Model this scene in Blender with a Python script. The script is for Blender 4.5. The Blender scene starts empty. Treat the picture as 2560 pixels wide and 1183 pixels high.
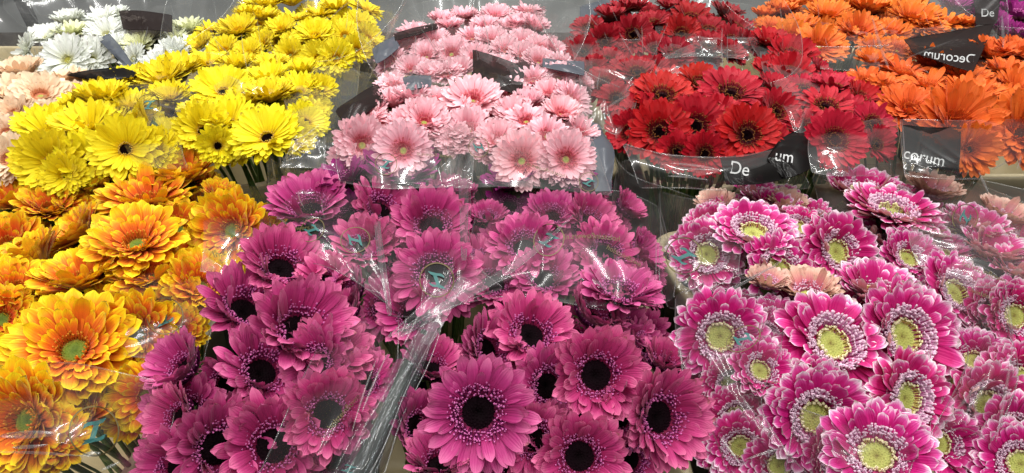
import bpy, bmesh, math, random
import numpy as np
from math import sin, cos, pi, radians, sqrt
from mathutils import Vector, Matrix, noise
from mathutils.bvhtree import BVHTree

random.seed(7)
SC = bpy.context.scene
COL = SC.collection

# ------------------------------------------------------------------ camera, light, exposure
F = 1750.0                       # focal length in photo pixels (photo is 2560 x 1183)
PITCH = radians(32.6)
CAM = Vector((0.0, 0.0, 1.05))
cam_data = bpy.data.cameras.new('camera')
cam_data.sensor_width = 36.0
cam_data.lens = F / 2560 * 36.0
cam_data.clip_start = 0.02
cam_data.clip_end = 60
cam = bpy.data.objects.new('camera', cam_data)
COL.objects.link(cam)
cam.location = CAM
cam.rotation_euler = (pi / 2 - PITCH, 0, 0)
SC.camera = cam

world = bpy.data.worlds.new('World')
SC.world = world
world.use_nodes = True
wb = world.node_tree.nodes.get('Background') or world.node_tree.nodes.new('ShaderNodeBackground')
wb.inputs[0].default_value = (0.92, 0.96, 1.0, 1)
wb.inputs[1].default_value = 0.10


def strip(loc, sx, sy, power, rot=(0, 0, 0), col=(1, 0.985, 0.95)):
    ld = bpy.data.lights.new('ceiling_strip', 'AREA')
    ld.shape = 'RECTANGLE'
    ld.size, ld.size_y = sx, sy
    ld.energy = power
    ld.color = col
    o = bpy.data.objects.new('ceiling_strip', ld)
    COL.objects.link(o)
    o.location = loc
    o.rotation_euler = rot
    return o


strip((-0.75, 0.05, 2.9), 0.20, 2.4, 49)
strip((0.75, 0.05, 2.9), 0.20, 2.4, 49)
strip((0, -2.3, 2.9), 2.4, 0.2, 46)
strip((-1.3, 2.6, 2.9), 0.20, 2.4, 60)
strip((0.1, 2.6, 2.9), 0.20, 2.4, 60)
strip((1.5, 2.6, 2.9), 0.20, 2.4, 60)

SC.render.engine = 'CYCLES'
SC.view_settings.view_transform = 'Standard'
SC.view_settings.look = 'None'
SC.view_settings.exposure = -0.08
SC.view_settings.gamma = 1.0
SC.cycles.use_denoising = True
SC.cycles.max_bounces = 8
SC.cycles.diffuse_bounces = 3
SC.cycles.glossy_bounces = 3
SC.cycles.transmission_bounces = 3
SC.cycles.transparent_max_bounces = 24
SC.cycles.caustics_reflective = False
SC.cycles.caustics_refractive = False
SC.cycles.sample_clamp_indirect = 4

FWD = Vector((0, cos(PITCH), -sin(PITCH)))
UP = Vector((0, sin(PITCH), cos(PITCH)))
RT = Vector((1, 0, 0))


def ray(px, py):
    return FWD + RT * ((px - 1280) / F) + UP * ((591.5 - py) / F)


def dep_z(px, py, z):
    return (z - CAM.z) / ray(px, py).z


def at(px, py, d):
    return CAM + ray(px, py) * d


def on_z(px, py, z, lift=0.0):
    return at(px, py, dep_z(px, py, z) - lift)


# ------------------------------------------------------------------ materials
def lin(c):
    return tuple((x / 255 / 12.92) if x / 255 <= 0.04045 else ((x / 255 + 0.055) / 1.055) ** 2.4 for x in c) + (1.0,)


class NT:
    def __init__(self, name):
        self.m = bpy.data.materials.new(name)
        self.m.use_nodes = True
        self.t = self.m.node_tree
        self.t.nodes.clear()
        self.out = self.t.nodes.new('ShaderNodeOutputMaterial')

    def n(self, typ, ins=None, **kw):
        x = self.t.nodes.new('ShaderNode' + typ)
        for k, v in kw.items():
            setattr(x, k, v)
        for k, v in (ins or {}).items():
            s = x.inputs[k]
            if isinstance(v, bpy.types.NodeSocket):
                self.t.links.new(v, s)
            else:
                s.default_value = v
        return x

    def ramp(self, fac, stops, interp='LINEAR'):
        r = self.t.nodes.new('ShaderNodeValToRGB')
        r.color_ramp.interpolation = interp
        e = r.color_ramp.elements
        while len(e) < len(stops):
            e.new(0.5)
        for el, (p, c) in zip(e, stops):
            el.position = p
            el.color = c if len(c) == 4 else lin(c)
        self.t.links.new(fac, r.inputs[0])
        return r.outputs[0]

    def math(self, op, a, b=0.0, c=0.0):
        x = self.n('Math', {0: a, 1: b, 2: c}, operation=op)
        return x.outputs[0]

    def mix(self, fac, a, b, blend='MIX'):
        x = self.n('Mix', {0: fac, 6: a, 7: b}, data_type='RGBA', blend_type=blend)
        return x.outputs[2]

    def done(self, shader):
        self.t.links.new(shader, self.out.inputs[0])
        return self.m


def petal_material(name, stops, back, edge=0.0, streak=0.25, trans=0.22, rough=0.55, var=0.10):
    t = NT(name)
    uv = t.n('UVMap', uv_map='petal').outputs[0]
    sep = t.n('SeparateXYZ', {0: uv})
    u, v = sep.outputs[0], sep.outputs[1]
    rn = t.n('SeparateXYZ', {0: t.n('UVMap', uv_map='rnd').outputs[0]})
    oi = t.n('ObjectInfo')
    # long fine veins that run down each petal
    co = t.n('CombineXYZ', {0: t.math('MULTIPLY', v, 9.0), 1: t.math('MULTIPLY', u, 1.3), 2: t.math('MULTIPLY', rn.outputs[0], 61.0)}).outputs[0]
    vein = t.n('TexNoise', {'Vector': co, 'Scale': 1.0, 'Detail': 3.0, 'Roughness': 0.6}).outputs[0]
    blot = t.n('TexNoise', {'Vector': t.n('TexCoord').outputs['Object'], 'Scale': 5.0, 'Detail': 2.0}).outputs[0]
    av = t.math('ABSOLUTE', t.math('SUBTRACT', t.math('MULTIPLY', v, 2.0), 1.0))
    e3 = t.math('MULTIPLY', t.math('POWER', av, 3.0), edge)
    uu = t.math('ADD', u, e3)
    uu = t.math('ADD', uu, t.math('MULTIPLY', t.math('SUBTRACT', vein, 0.5), 0.18 if edge else 0.22))
    uu = t.math('ADD', uu, t.math('MULTIPLY', t.math('SUBTRACT', rn.outputs[0], 0.5), 0.10))
    front = t.ramp(uu, stops)
    bk = t.mix(t.math('MULTIPLY', uu, 0.35), lin(back), front)
    geo = t.n('NewGeometry')
    col = t.mix(geo.outputs['Backfacing'], front, bk)
    val = t.math('ADD', 1.0 - streak * 0.5 - var, t.math('MULTIPLY', vein, streak))
    val = t.math('ADD', val, t.math('MULTIPLY', rn.outputs[0], var))
    val = t.math('ADD', val, t.math('MULTIPLY', oi.outputs['Random'], var))
    val = t.math('ADD', val, t.math('MULTIPLY', t.math('SUBTRACT', blot, 0.5), 0.18))
    hs = t.n('HueSaturation', {'Hue': t.math('ADD', 0.494, t.math('MULTIPLY', oi.outputs['Random'], 0.012)), 'Saturation': 1.0, 'Value': val, 'Color': col})
    brown = t.math('MULTIPLY', t.math('GREATER_THAN', rn.outputs[1], 0.90), t.math('GREATER_THAN', t.math('ADD', u, t.math('MULTIPLY', vein, 0.25)), 1.06))
    hs = t.n('HueSaturation', {'Value': 1.0, 'Color': t.mix(t.math('MULTIPLY', brown, 0.55), hs.outputs[0], lin((132, 88, 52)))})
    groove = t.n('TexWave', {'Vector': t.n('CombineXYZ', {0: v, 1: 0.0, 2: 0.0}).outputs[0], 'Scale': 1.6, 'Distortion': 1.2, 'Detail': 1.0}).outputs['Fac']
    bump = t.n('Bump', {'Strength': 0.36, 'Distance': 0.002, 'Height': t.math('ADD', vein, t.math('MULTIPLY', groove, 0.3))})
    c = hs.outputs[0]
    p = t.n('BsdfPrincipled', {'Base Color': c, 'Roughness': rough, 'Specular IOR Level': 0.25, 'Sheen Weight': 0.12, 'Sheen Roughness': 0.4, 'Normal': bump.outputs[0]})
    trans *= .6
    tr = t.n('BsdfTranslucent', {'Color': c})
    return t.done(t.n('MixShader', {0: trans, 1: p.outputs[0], 2: tr.outputs[0]}).outputs[0])


def simple_uv_material(name, stops, rough=0.6, uvname='petal', spec=0.2, grain=0.0):
    t = NT(name)
    u = t.n('SeparateXYZ', {0: t.n('UVMap', uv_map=uvname).outputs[0]}).outputs[0]
    nz = t.n('TexNoise', {'Vector': t.n('TexCoord').outputs['Object'], 'Scale': 22.0, 'Detail': 2.0}).outputs[0]
    uu = t.math('ADD', u, t.math('MULTIPLY', t.math('SUBTRACT', nz, 0.5), grain))
    c = t.ramp(uu, stops)
    c = t.mix(0.35, c, t.mix(nz, (0.25, 0.25, 0.25, 1), (1, 1, 1, 1)), 'MULTIPLY')
    p = t.n('BsdfPrincipled', {'Base Color': c, 'Roughness': rough, 'Specular IOR Level': spec})
    return t.done(p.outputs[0])


def plain_material(name, c, rough=0.6, nscale=30.0, namt=0.25, spec=0.3, bump=0.0, alpha=1.0):
    t = NT(name)
    nz = t.n('TexNoise', {'Vector': t.n('TexCoord').outputs['Object'], 'Scale': nscale, 'Detail': 5.0, 'Roughness': 0.6}).outputs[0]
    k = t.math('ADD', 1.0 - namt * 0.5, t.math('MULTIPLY', t.math('SUBTRACT', nz, 0.5), namt * 2))
    hs = t.n('HueSaturation', {'Value': k, 'Color': lin(c)})
    ins = {'Alpha': alpha, 'Base Color': hs.outputs[0], 'Roughness': rough, 'Specular IOR Level': spec}
    if bump:
        ins['Normal'] = t.n('Bump', {'Strength': bump, 'Distance': 0.003, 'Height': nz}).outputs[0]
    return t.done(t.n('BsdfPrincipled', ins).outputs[0])


def film_material(name, tint=(0.955, 0.965, 0.96), haze=0.012, refl=0.058, rough=0.09, body=None, body_amt=0.0, fres=0.40, bump=0.10):
    t = NT(name)
    co = t.n('TexCoord').outputs['Object']
    n1 = t.n('TexNoise', {'Vector': co, 'Scale': 14.0, 'Detail': 1.5, 'Roughness': 0.5, 'Distortion': 0.4}).outputs[0]
    b = t.n('Bump', {'Strength': bump, 'Distance': 0.006, 'Height': n1}).outputs[0]
    lw = t.n('LayerWeight', {'Blend': 0.30, 'Normal': b}).outputs['Facing']
    fac = t.math('ADD', refl, t.math('MULTIPLY', t.math('POWER', lw, 3.0), fres))
    tr = t.n('BsdfTransparent', {0: tint + (1,)})
    g1 = t.n('BsdfGlossy', {'Color': (1, 1, 1, 1), 'Roughness': rough, 'Normal': b})
    g2 = t.n('BsdfGlossy', {'Color': (1, 1, 1, 1), 'Roughness': 0.36, 'Normal': b})
    gl = t.n('MixShader', {0: 0.52, 1: g1.outputs[0], 2: g2.outputs[0]})
    df = t.n('BsdfDiffuse', {'Color': (0.8, 0.82, 0.82, 1)})
    tl = t.n('BsdfTranslucent', {'Color': (0.8, 0.82, 0.82, 1)})
    milk = t.n('MixShader', {0: 0.5, 1: df.outputs[0], 2: tl.outputs[0]})
    base = t.n('MixShader', {0: haze, 1: tr.outputs[0], 2: milk.outputs[0]})
    if body is not None:
        inkn = t.n('BsdfDiffuse', {'Color': lin(body)})
        base = t.n('MixShader', {0: body_amt, 1: base.outputs[0], 2: inkn.outputs[0]})
    return t.done(t.n('MixShader', {0: fac, 1: base.outputs[0], 2: gl.outputs[0]}).outputs[0])


FILM = film_material('clear_film')
FILM_HAZY = film_material('hazy_film', haze=0.035, refl=0.055, rough=0.11)
FILM_ROLL = film_material('rolled_film', tint=(0.84, 0.85, 0.86), haze=0.008, refl=0.016, rough=0.08, fres=0.07, bump=0.02)
FILM_SOFT = film_material('soft_film', tint=(0.95, 0.95, 0.955), haze=0.014, refl=0.036, rough=0.11, fres=0.2, bump=0.03)
FILM_HEM = film_material('folded_film', tint=(0.84, 0.83, 0.84), haze=0.05, refl=0.04, rough=0.12, fres=0.2, bump=0.03)
FILM_EDGE = film_material('film_edge', haze=0.03, refl=0.06, rough=0.17, bump=0.0)
CARD = film_material('printed_dark_film', tint=(0.42, 0.38, 0.37), haze=0.0, refl=0.012, rough=0.2, body=(16, 14, 14), body_amt=0.93, fres=.10)
CARD_GREY = film_material('printed_grey_film', tint=(0.6, 0.62, 0.66), haze=0.0, refl=0.03, rough=0.25, body=(74, 78, 86), body_amt=0.9, fres=.12)
CARD_BROWN = film_material('printed_brown_film', tint=(0.40, 0.33, 0.32), haze=0.0, refl=0.014, rough=0.22, body=(34, 27, 26), body_amt=0.84, fres=.10)
INK_TEAL = plain_material('teal_ink', (50, 106, 104), 0.5, alpha=.92)
INK_RING = plain_material('olive_ink', (98, 88, 54), 0.5, alpha=.88)
INK_WHITE = plain_material('white_ink', (178, 178, 178), 0.5, namt=0.2)
STEM = plain_material('green_stem', (84, 112, 52), 0.5, 60, 0.5)
STALK = plain_material('dark_stalk', (44, 54, 38), 0.5, 60, 0.5)
CALYX = plain_material('green_calyx', (74, 98, 46), 0.6, 60, 0.5)
BUCKET = plain_material('beige_plastic', (212, 196, 158), 0.42, 9, 0.28, 0.4, 0.08)
FLOOR = plain_material('grey_floor', (128, 128, 126), 0.5, 3.0, 0.25)
DARK_FILL = plain_material('dark_fill', (26, 26, 28), 0.45)  # near black fill for the gaps under the bunches and the slot openings


# ------------------------------------------------------------------ mesh helpers
class MB:
    def __init__(self):
        self.v, self.f, self.uv, self.rn, self.mi = [], [], [], [], []

    def grid(self, pts, nu, nv, uvs, rn=(0.5, 0.5), mi=0, wrap=False):
        """pts indexed [i*nv + j]; i along (nu), j across (nv)"""
        b = len(self.v)
        self.v.extend(pts)
        self.uv.extend(uvs)
        self.rn.extend([rn] * len(pts))
        for i in range(nu - 1):
            for j in range(nv if wrap else nv - 1):
                k = (j + 1) % nv
                self.f.append((b + i * nv + j, b + (i + 1) * nv + j, b + (i + 1) * nv + k, b + i * nv + k))
                self.mi.append(mi)

    def mesh(self, name, mats, smooth=True):
        me = bpy.data.meshes.new(name)
        me.from_pydata([tuple(p) for p in self.v], [], self.f)
        for m in mats:
            me.materials.append(m)
        if self.uv:
            a = me.uv_layers.new(name='petal')
            r = me.uv_layers.new(name='rnd')
            idx = [0] * len(me.loops)
            me.loops.foreach_get('vertex_index', idx)
            fa, fr = [], []
            for i in idx:
                fa.extend(self.uv[i])
                fr.extend(self.rn[i])
            a.data.foreach_set('uv', fa)
            r.data.foreach_set('uv', fr)
        me.polygons.foreach_set('material_index', self.mi if self.mi else [0] * len(me.polygons))
        me.polygons.foreach_set('use_smooth', [smooth] * len(me.polygons))
        me.update()
        return me


def link(name, me, parent=None):
    o = bpy.data.objects.new(name, me)
    COL.objects.link(o)
    if parent is not None:
        o.parent = parent
    return o


def tag(o, label, cat, group=None, kind=None):
    if label:
        o['label'] = label
    if cat:
        o['category'] = cat
    if group:
        o['group'] = group
    if kind:
        o['kind'] = kind
    return o


def tube_pts(path, rad, n=7):
    pts, uvs = [], []
    L = len(path)
    for i, p in enumerate(path):
        t = (path[min(i + 1, L - 1)] - path[max(i - 1, 0)]).normalized()
        a = t.cross(Vector((0.13, 0.31, 0.94)))
        if a.length < 1e-4:
            a = t.cross(Vector((1, 0, 0)))
        a.normalize()
        b = t.cross(a)
        r = rad[i] if isinstance(rad, (list, tuple)) else rad
        for j in range(n):
            an = 2 * pi * j / n
            pts.append(p + a * (cos(an) * r) + b * (sin(an) * r))
            uvs.append((i / (L - 1), j / n))
    return pts, uvs


# ------------------------------------------------------------------ gerbera builder
def add_petal(mb, az, r0, r1, w, e0, curl, z0, rng, nu=11, twist=0.0, tipcurl=0.0, cupx=0.25, point=0.0):
    """one petal; az azimuth, r0..r1 reach, e0/curl elevation in radians"""
    nv = 5
    seg = (r1 - r0)
    rad, z = r0, z0
    ca, sa = cos(az), sin(az)
    pts, uvs = [], []
    rn = (rng.random(), rng.random())
    swing = rng.uniform(-0.10, 0.10)
    for i in range(nu):
        t = i / (nu - 1)
        e = e0 + curl * t + tipcurl * max(0, t - 0.65) / 0.35
        if i:
            st = seg / (nu - 1)
            rad += st * cos(e)
            z += st * sin(e)
        ww = 0.42 + 0.58 * min(1, t / 0.60) ** 0.8
        if t > 0.70:
            q = (t - 0.70) / 0.30
            ww *= max(0.0, 1 - q ** (2.6 - point)) ** (0.5 + 0.2 * point) if q < 1 else 0.0
            ww = max(ww, 0.16)
        hw = w * ww * 0.5
        off = swing * seg * t * t
        for j in range(nv):
            v = j / (nv - 1) * 2 - 1
            groove = (0.07 * (1 if abs(abs(v) - 0.5) < 0.1 else -0.4)) * w * min(1, t * 2) * (1 - 0.5 * t)
            lz = cupx * w * (v * v - 0.3) * (1 - 0.4 * t) + groove
            lx = hw * v * cos(twist * t)
            lz += hw * v * sin(twist * t)
            rr = rad - lz * sin(e)
            zz = z + lz * cos(e)
            # tip with a tiny dip in the middle lobe
            if i == nu - 1:
                rr -= 0.012 * abs(v) + (0.006 if j == 2 else 0)
            y = lx + off
            pts.append(Vector((rr * ca - y * sa, rr * sa + y * ca, zz)))
            uvs.append((t, j / (nv - 1)))
    mb.grid(pts, nu, nv, uvs, rn)


def add_pin(mb, az, r0, r1, th, e0, z0, rng, bulb=1.7, mi=0):
    n = 4
    ca, sa = cos(az), sin(az)
    pts, uvs = [], []
    prof = [(0.0, 0.9), (0.45, 0.8), (0.75, 0.9), (0.9, bulb), (1.0, 0.5)]
    rn = (rng.random(), rng.random())
    L = r1 - r0
    cv = rng.uniform(0.0, 0.5)
    for (t, k) in prof:
        rr = r0 + L * t * cos(e0 + cv * t)
        zz = z0 + L * t * sin(e0 + cv * t)
        for j in range(n):
            an = 2 * pi * j / n + 0.4
            y = cos(an) * th * k
            x = sin(an) * th * k
            rx = rr - x * sin(e0)
            zx = zz + x * cos(e0)
            pts.append(Vector((rx * ca - y * sa, rx * sa + y * ca, zx)))
            uvs.append((t, j / n))
    mb.grid(pts, len(prof), n, uvs, rn, mi, wrap=True)


def eye_mesh(name, r, h, dimple, mat, rng, grains=110):
    mb = MB()
    nr, na = 7, 28
    pts, uvs = [], []
    for i in range(nr):
        q = i / (nr - 1)
        for j in range(na):
            an = 2 * pi * j / na
            z = h * (1 - q ** 2.4) - dimple * max(0, 1 - q * 2.2) ** 1.5 + 0.015
            pts.append(Vector((q * r * cos(an), q * r * sin(an), z)))
            uvs.append((q, 0))
    mb.grid(pts, nr, na, uvs, wrap=True)
    for k in range(grains):
        q = sqrt((k + 0.5) / grains)
        an = k * 2.39996
        z = h * (1 - q ** 2.4) - dimple * max(0, 1 - q * 2.2) ** 1.5 + 0.012
        g = r * 0.085 * rng.uniform(0.7, 1.2)
        hh = g * rng.uniform(0.9, 2.0) * (0.5 + 0.8 * q)
        c = Vector((q * r * cos(an), q * r * sin(an), z))
        b = len(mb.v)
        for j in range(4):
            mb.v.append(c + Vector((g * cos(j * pi / 2 + an), g * sin(j * pi / 2 + an), 0)))
        mb.v.append(c + Vector((cos(an) * g * .4 * q, sin(an) * g * .4 * q, hh)))
        mb.uv.extend([(q, 0)] * 5)
        mb.rn.extend([(0.5, 0.5)] * 5)
        for j in range(4):
            mb.f.append((b + j, b + (j + 1) % 4, b + 4))
        mb.mi.extend([0] * 4)
    if not mb.mi or len(mb.mi) != len(mb.f):
        mb.mi = [0] * len(mb.f)
    return mb.mesh(name, [mat])


# varieties: petal rows (count, r0, r1, width, elevation deg, curl deg, z0), pins rows (count,r0,r1,thick,elev deg,z0,bulb), eye (r,h,dimple)
VAR = {}


def variety(key, petal, pins, eye, rows, pinrows, eyedim, word, point=0.3):
    VAR[key] = dict(petal=petal, pins=pins, eye=eye, rows=rows, pinrows=pinrows, eyedim=eyedim, word=word, point=point, cache={})


BASE_ROWS = [(23, .20, 1.00, .225, 10, -6, .00), (22, .20, .95, .215, 17, -8, .03), (18, .22, .82, .18, 25, -10, .05)]
variety('mag',
        petal_material('magenta_petal', [(0, (122, 18, 64)), (.35, (166, 36, 100)), (.7, (190, 58, 124)), (1, (222, 114, 160))], (142, 38, 96), streak=.3),
        simple_uv_material('magenta_pin', [(0, (45, 6, 34)), (.6, (120, 26, 92)), (.85, (205, 90, 165)), (1, (225, 130, 190))]),
        simple_uv_material('black_eye', [(0, (10, 4, 6)), (.5, (17, 6, 11)), (.85, (24, 8, 16)), (1, (70, 18, 48))], .8, spec=.05, grain=.35),
        [(27, .26, 1.00, .195, 12, -8, .00), (26, .26, .94, .185, 18, -8, .03), (12, .32, .78, .14, 26, -10, .05)],
        [(50, .28, .42, .013, 60, .02, 1.6), (54, .30, .47, .013, 50, .04, 1.7), (56, .32, .52, .013, 42, .06, 1.7), (46, .36, .56, .012, 34, .08, 1.7)],
        (.29, .03, .10), 'magenta', .6)
variety('pw',
        petal_material('white_tipped_petal', [(0, (164, 6, 88)), (.7, (190, 12, 108)), (.86, (212, 70, 148)), (.95, (238, 184, 214)), (1, (248, 232, 240))], (214, 176, 152), edge=.11, streak=.22),
        simple_uv_material('cream_and_pink_pin', [(0, (150, 40, 100)), (.5, (212, 140, 184)), (1, (238, 206, 224))]),
        simple_uv_material('lime_eye', [(0, (118, 98, 56)), (.16, (160, 158, 80)), (.7, (190, 194, 108)), (1, (214, 202, 130))], .7, grain=.3),
        [(27, .24, 1.00, .205, 8, -4, .00), (26, .24, .94, .195, 13, -5, .025), (22, .26, .86, .18, 18, -6, .045), (14, .3, .74, .145, 25, -8, .06)],
        [(44, .24, .36, .019, 62, .03, 1.7), (54, .31, .45, .022, 52, .05, 1.4), (60, .33, .50, .023, 44, .07, 1.4), (60, .35, .55, .024, 38, .09, 1.3), (44, .38, .55, .020, 32, .11, 1.3)],
        (.255, .05, .03), 'white tipped pink', .0)
variety('oy',
        petal_material('orange_yellow_petal', [(0, (212, 74, 22)), (.52, (229, 100, 28)), (.72, (236, 130, 22)), (.87, (242, 186, 16)), (1, (248, 216, 24))], (210, 160, 18), edge=.15, streak=.42, var=.12),
        simple_uv_material('orange_pin', [(0, (190, 90, 24)), (.6, (224, 130, 40)), (1, (236, 168, 60))]),
        simple_uv_material('green_eye', [(0, (84, 110, 34)), (.6, (120, 138, 44)), (1, (176, 150, 60))], .6, grain=.3),
        [(24, .2, 1.00, .235, 8, -4, .00), (23, .2, .95, .225, 15, -6, .03), (21, .2, .84, .20, 23, -8, .06), (20, .2, .66, .13, 32, -8, .08), (20, .2, .52, .10, 42, -10, .09)],
        [(40, .18, .36, .014, 58, .05, 1.3)],
        (.20, .05, .02), 'orange and yellow', .35)
for key, dark in (('yd', True), ('yg', False)):
    variety(key,
            petal_material('yellow_petal' if dark else 'lemon_petal', [(0, (228, 184, 4)), (.3, (243, 217, 8)), (1, (248, 233, 36))] if dark else [(0, (232, 180, 4)), (.4, (242, 216, 8)), (1, (248, 232, 40))], (214, 182, 10), streak=.2, trans=.3),
            simple_uv_material('yellow_pin', [(0, (80, 50, 10)), (.5, (200, 150, 30)), (1, (238, 206, 110))]) if dark else simple_uv_material('gold_pin', [(0, (200, 140, 10)), (1, (244, 196, 20))]),
            simple_uv_material('dark_brown_eye', [(0, (14, 6, 6)), (.9, (22, 9, 8)), (1, (60, 30, 12))], .9, spec=.03) if dark else simple_uv_material('olive_eye', [(0, (120, 130, 60)), (.6, (150, 150, 70)), (1, (214, 170, 20))], .6),
            [(34, .15, 1.00, .168, 8, -4, .00), (32, .15, .94, .16, 15, -6, .03), (26, .15, .80, .135, 24, -8, .05)] + ([] if dark else [(22, .14, .5, .08, 34, -6, .06)]),
            [(42, .15, .25, .009, 60, .03, 1.8)] if dark else [(36, .12, .30, .012, 45, .04, 1.3)],
            (.17 if dark else .12, .045, .03), 'yellow', .3)
variety('pk',
        petal_material('light_pink_petal', [(0, (232, 96, 120)), (.3, (242, 146, 162)), (.55, (247, 178, 190)), (1, (251, 208, 216))], (236, 158, 168), streak=.22, trans=.28),
        simple_uv_material('coral_pin', [(0, (214, 74, 96)), (.6, (228, 96, 116)), (1, (240, 150, 150))]),
        simple_uv_material('pale_green_eye', [(0, (150, 170, 80)), (.6, (186, 190, 96)), (1, (224, 150, 120))], .6, grain=.2),
        [(33, .16, 1.00, .172, 8, -4, .00), (31, .16, .94, .165, 15, -6, .03), (26, .16, .78, .14, 23, -8, .05)],
        [(40, .13, .28, .012, 55, .03, 1.4), (46, .16, .38, .012, 38, .04, 1.4), (46, .18, .46, .012, 28, .04, 1.3)],
        (.125, .04, .02), 'light pink', .2)
for key, c0, c1, c2, w in (('rd', (92, 2, 14), (168, 5, 20), (188, 13, 27), 'red'), ('dr', (84, 2, 14), (142, 6, 18), (168, 12, 26), 'dark red'), ('cr', (104, 2, 22), (174, 10, 34), (194, 22, 44), 'crimson')):
    variety(key,
            petal_material(w.replace(' ', '_') + '_petal', [(0, c0), (.42, c1), (1, c2)], tuple(int(x * .82) for x in c1), streak=.26, trans=.2),
            simple_uv_material(w.replace(' ', '_') + '_maroon_pin', [(0, (40, 2, 12)), (.7, (92, 6, 22)), (.9, (150, 90, 40)), (1, (190, 140, 80))]),
            simple_uv_material(w.replace(' ', '_') + '_black_eye', [(0, (10, 3, 5)), (.8, (20, 3, 8)), (1, (70, 6, 18))], .9, spec=.03),
            [(28, .2, 1.00, .19, 8, -5, .00), (27, .2, .93, .18, 15, -6, .03), (18, .25, .66, .13, 26, -8, .05)],
            [(40, .15, .30, .009, 62, .03, 1.8), (44, .22, .42, .010, 40, .04, 1.5), (44, .26, .47, .010, 26, .04, 1.3)],
            (.17, .03, .08), w, .4)
for key, eyec, w in (('og', [(0, (150, 170, 60)), (.6, (176, 170, 60)), (1, (222, 120, 30))], 'orange'), ('ob', [(0, (40, 14, 8)), (.7, (60, 20, 10)), (1, (140, 50, 16))], 'deep orange')):
    variety(key,
            petal_material(w.replace(' ', '_') + '_petal', [(0, (200, 58, 20)), (.4, (222, 94, 28)), (1, (238, 132, 40) if key == 'og' else (232, 112, 38))], (206, 100, 34), streak=.26, trans=.25),
            simple_uv_material(w.replace(' ', '_') + '_pin', [(0, (186, 46, 12)), (1, (232, 110, 40))]),
            simple_uv_material(w.replace(' ', '_') + '_eye', eyec, .65, grain=.2),
            [(31, .17, 1.00, .178, 8, -4, .00), (29, .17, .94, .17, 15, -6, .03), (22, .18, .74, .15, 24, -8, .05)],
            [(40, .12, .28, .012, 55, .03, 1.4), (44, .16, .42, .012, 35, .04, 1.3)],
            (.12 if key == 'og' else .14, .035, .03), w, .25)
variety('wh', petal_material('white_petal', [(0, (226, 226, 196)), (.4, (236, 238, 228)), (1, (242, 244, 240))], (224, 228, 206), streak=.06, trans=.25, var=.02),
        simple_uv_material('cream_pin', [(0, (200, 196, 120)), (1, (232, 230, 190))]),
        simple_uv_material('yellow_green_eye', [(0, (170, 166, 70)), (.7, (186, 180, 80)), (1, (220, 214, 140))], .6),
        [(38, .14, 1.00, .155, 8, -4, .00), (35, .14, .94, .15, 15, -6, .03), (28, .14, .74, .12, 24, -8, .05)],
        [(40, .12, .26, .011, 50, .03, 1.4)], (.14, .04, .02), 'white', .2)
variety('cm', petal_material('cream_petal', [(0, (222, 222, 150)), (.4, (230, 232, 178)), (1, (238, 240, 206))], (222, 224, 172), streak=.06, trans=.25, var=.02),
        VAR['wh']['pins'], VAR['wh']['eye'], VAR['wh']['rows'], VAR['wh']['pinrows'], VAR['wh']['eyedim'], 'cream white', .2)
variety('pc', petal_material('peach_petal', [(0, (228, 144, 106)), (.4, (244, 204, 166)), (1, (249, 228, 198))], (228, 186, 150), streak=.18, trans=.28),
        simple_uv_material('peach_pin', [(0, (220, 130, 96)), (1, (238, 180, 140))]), VAR['pk']['eye'],
        VAR['oy']['rows'], VAR['oy']['pinrows'], (.14, .04, .02), 'peach', .2)
variety('pu', petal_material('purple_petal', [(0, (90, 8, 66)), (.4, (130, 14, 98)), (1, (158, 30, 122))], (120, 20, 92), streak=.25),
        VAR['mag']['pins'], VAR['mag']['eye'], VAR['mag']['rows'], VAR['mag']['pinrows'], VAR['mag']['eyedim'], 'deep purple', .5)

variety('tn', petal_material('tan_petal', [(0, (176, 40, 100)), (.35, (204, 110, 130)), (.75, (218, 166, 150)), (1, (232, 204, 186))], (220, 182, 156), streak=.3),
        VAR['pw']['pins'], VAR['pw']['eye'], VAR['pw']['rows'], VAR['pw']['pinrows'], VAR['pw']['eyedim'], 'tan', .0)
# five shapes of bloom per variety: flat, shallow cup, cup, deep cup, loose
SHAPES = [(-4, 4, .8), (9, 0, 1.0), (27, -8, 1.1), (40, -12, 1.0), (8, -16, 1.8), (17, 6, 1.3), (14, -4, 1.6), (22, 4, 1.5), (5, -8, 1.7)]


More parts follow.
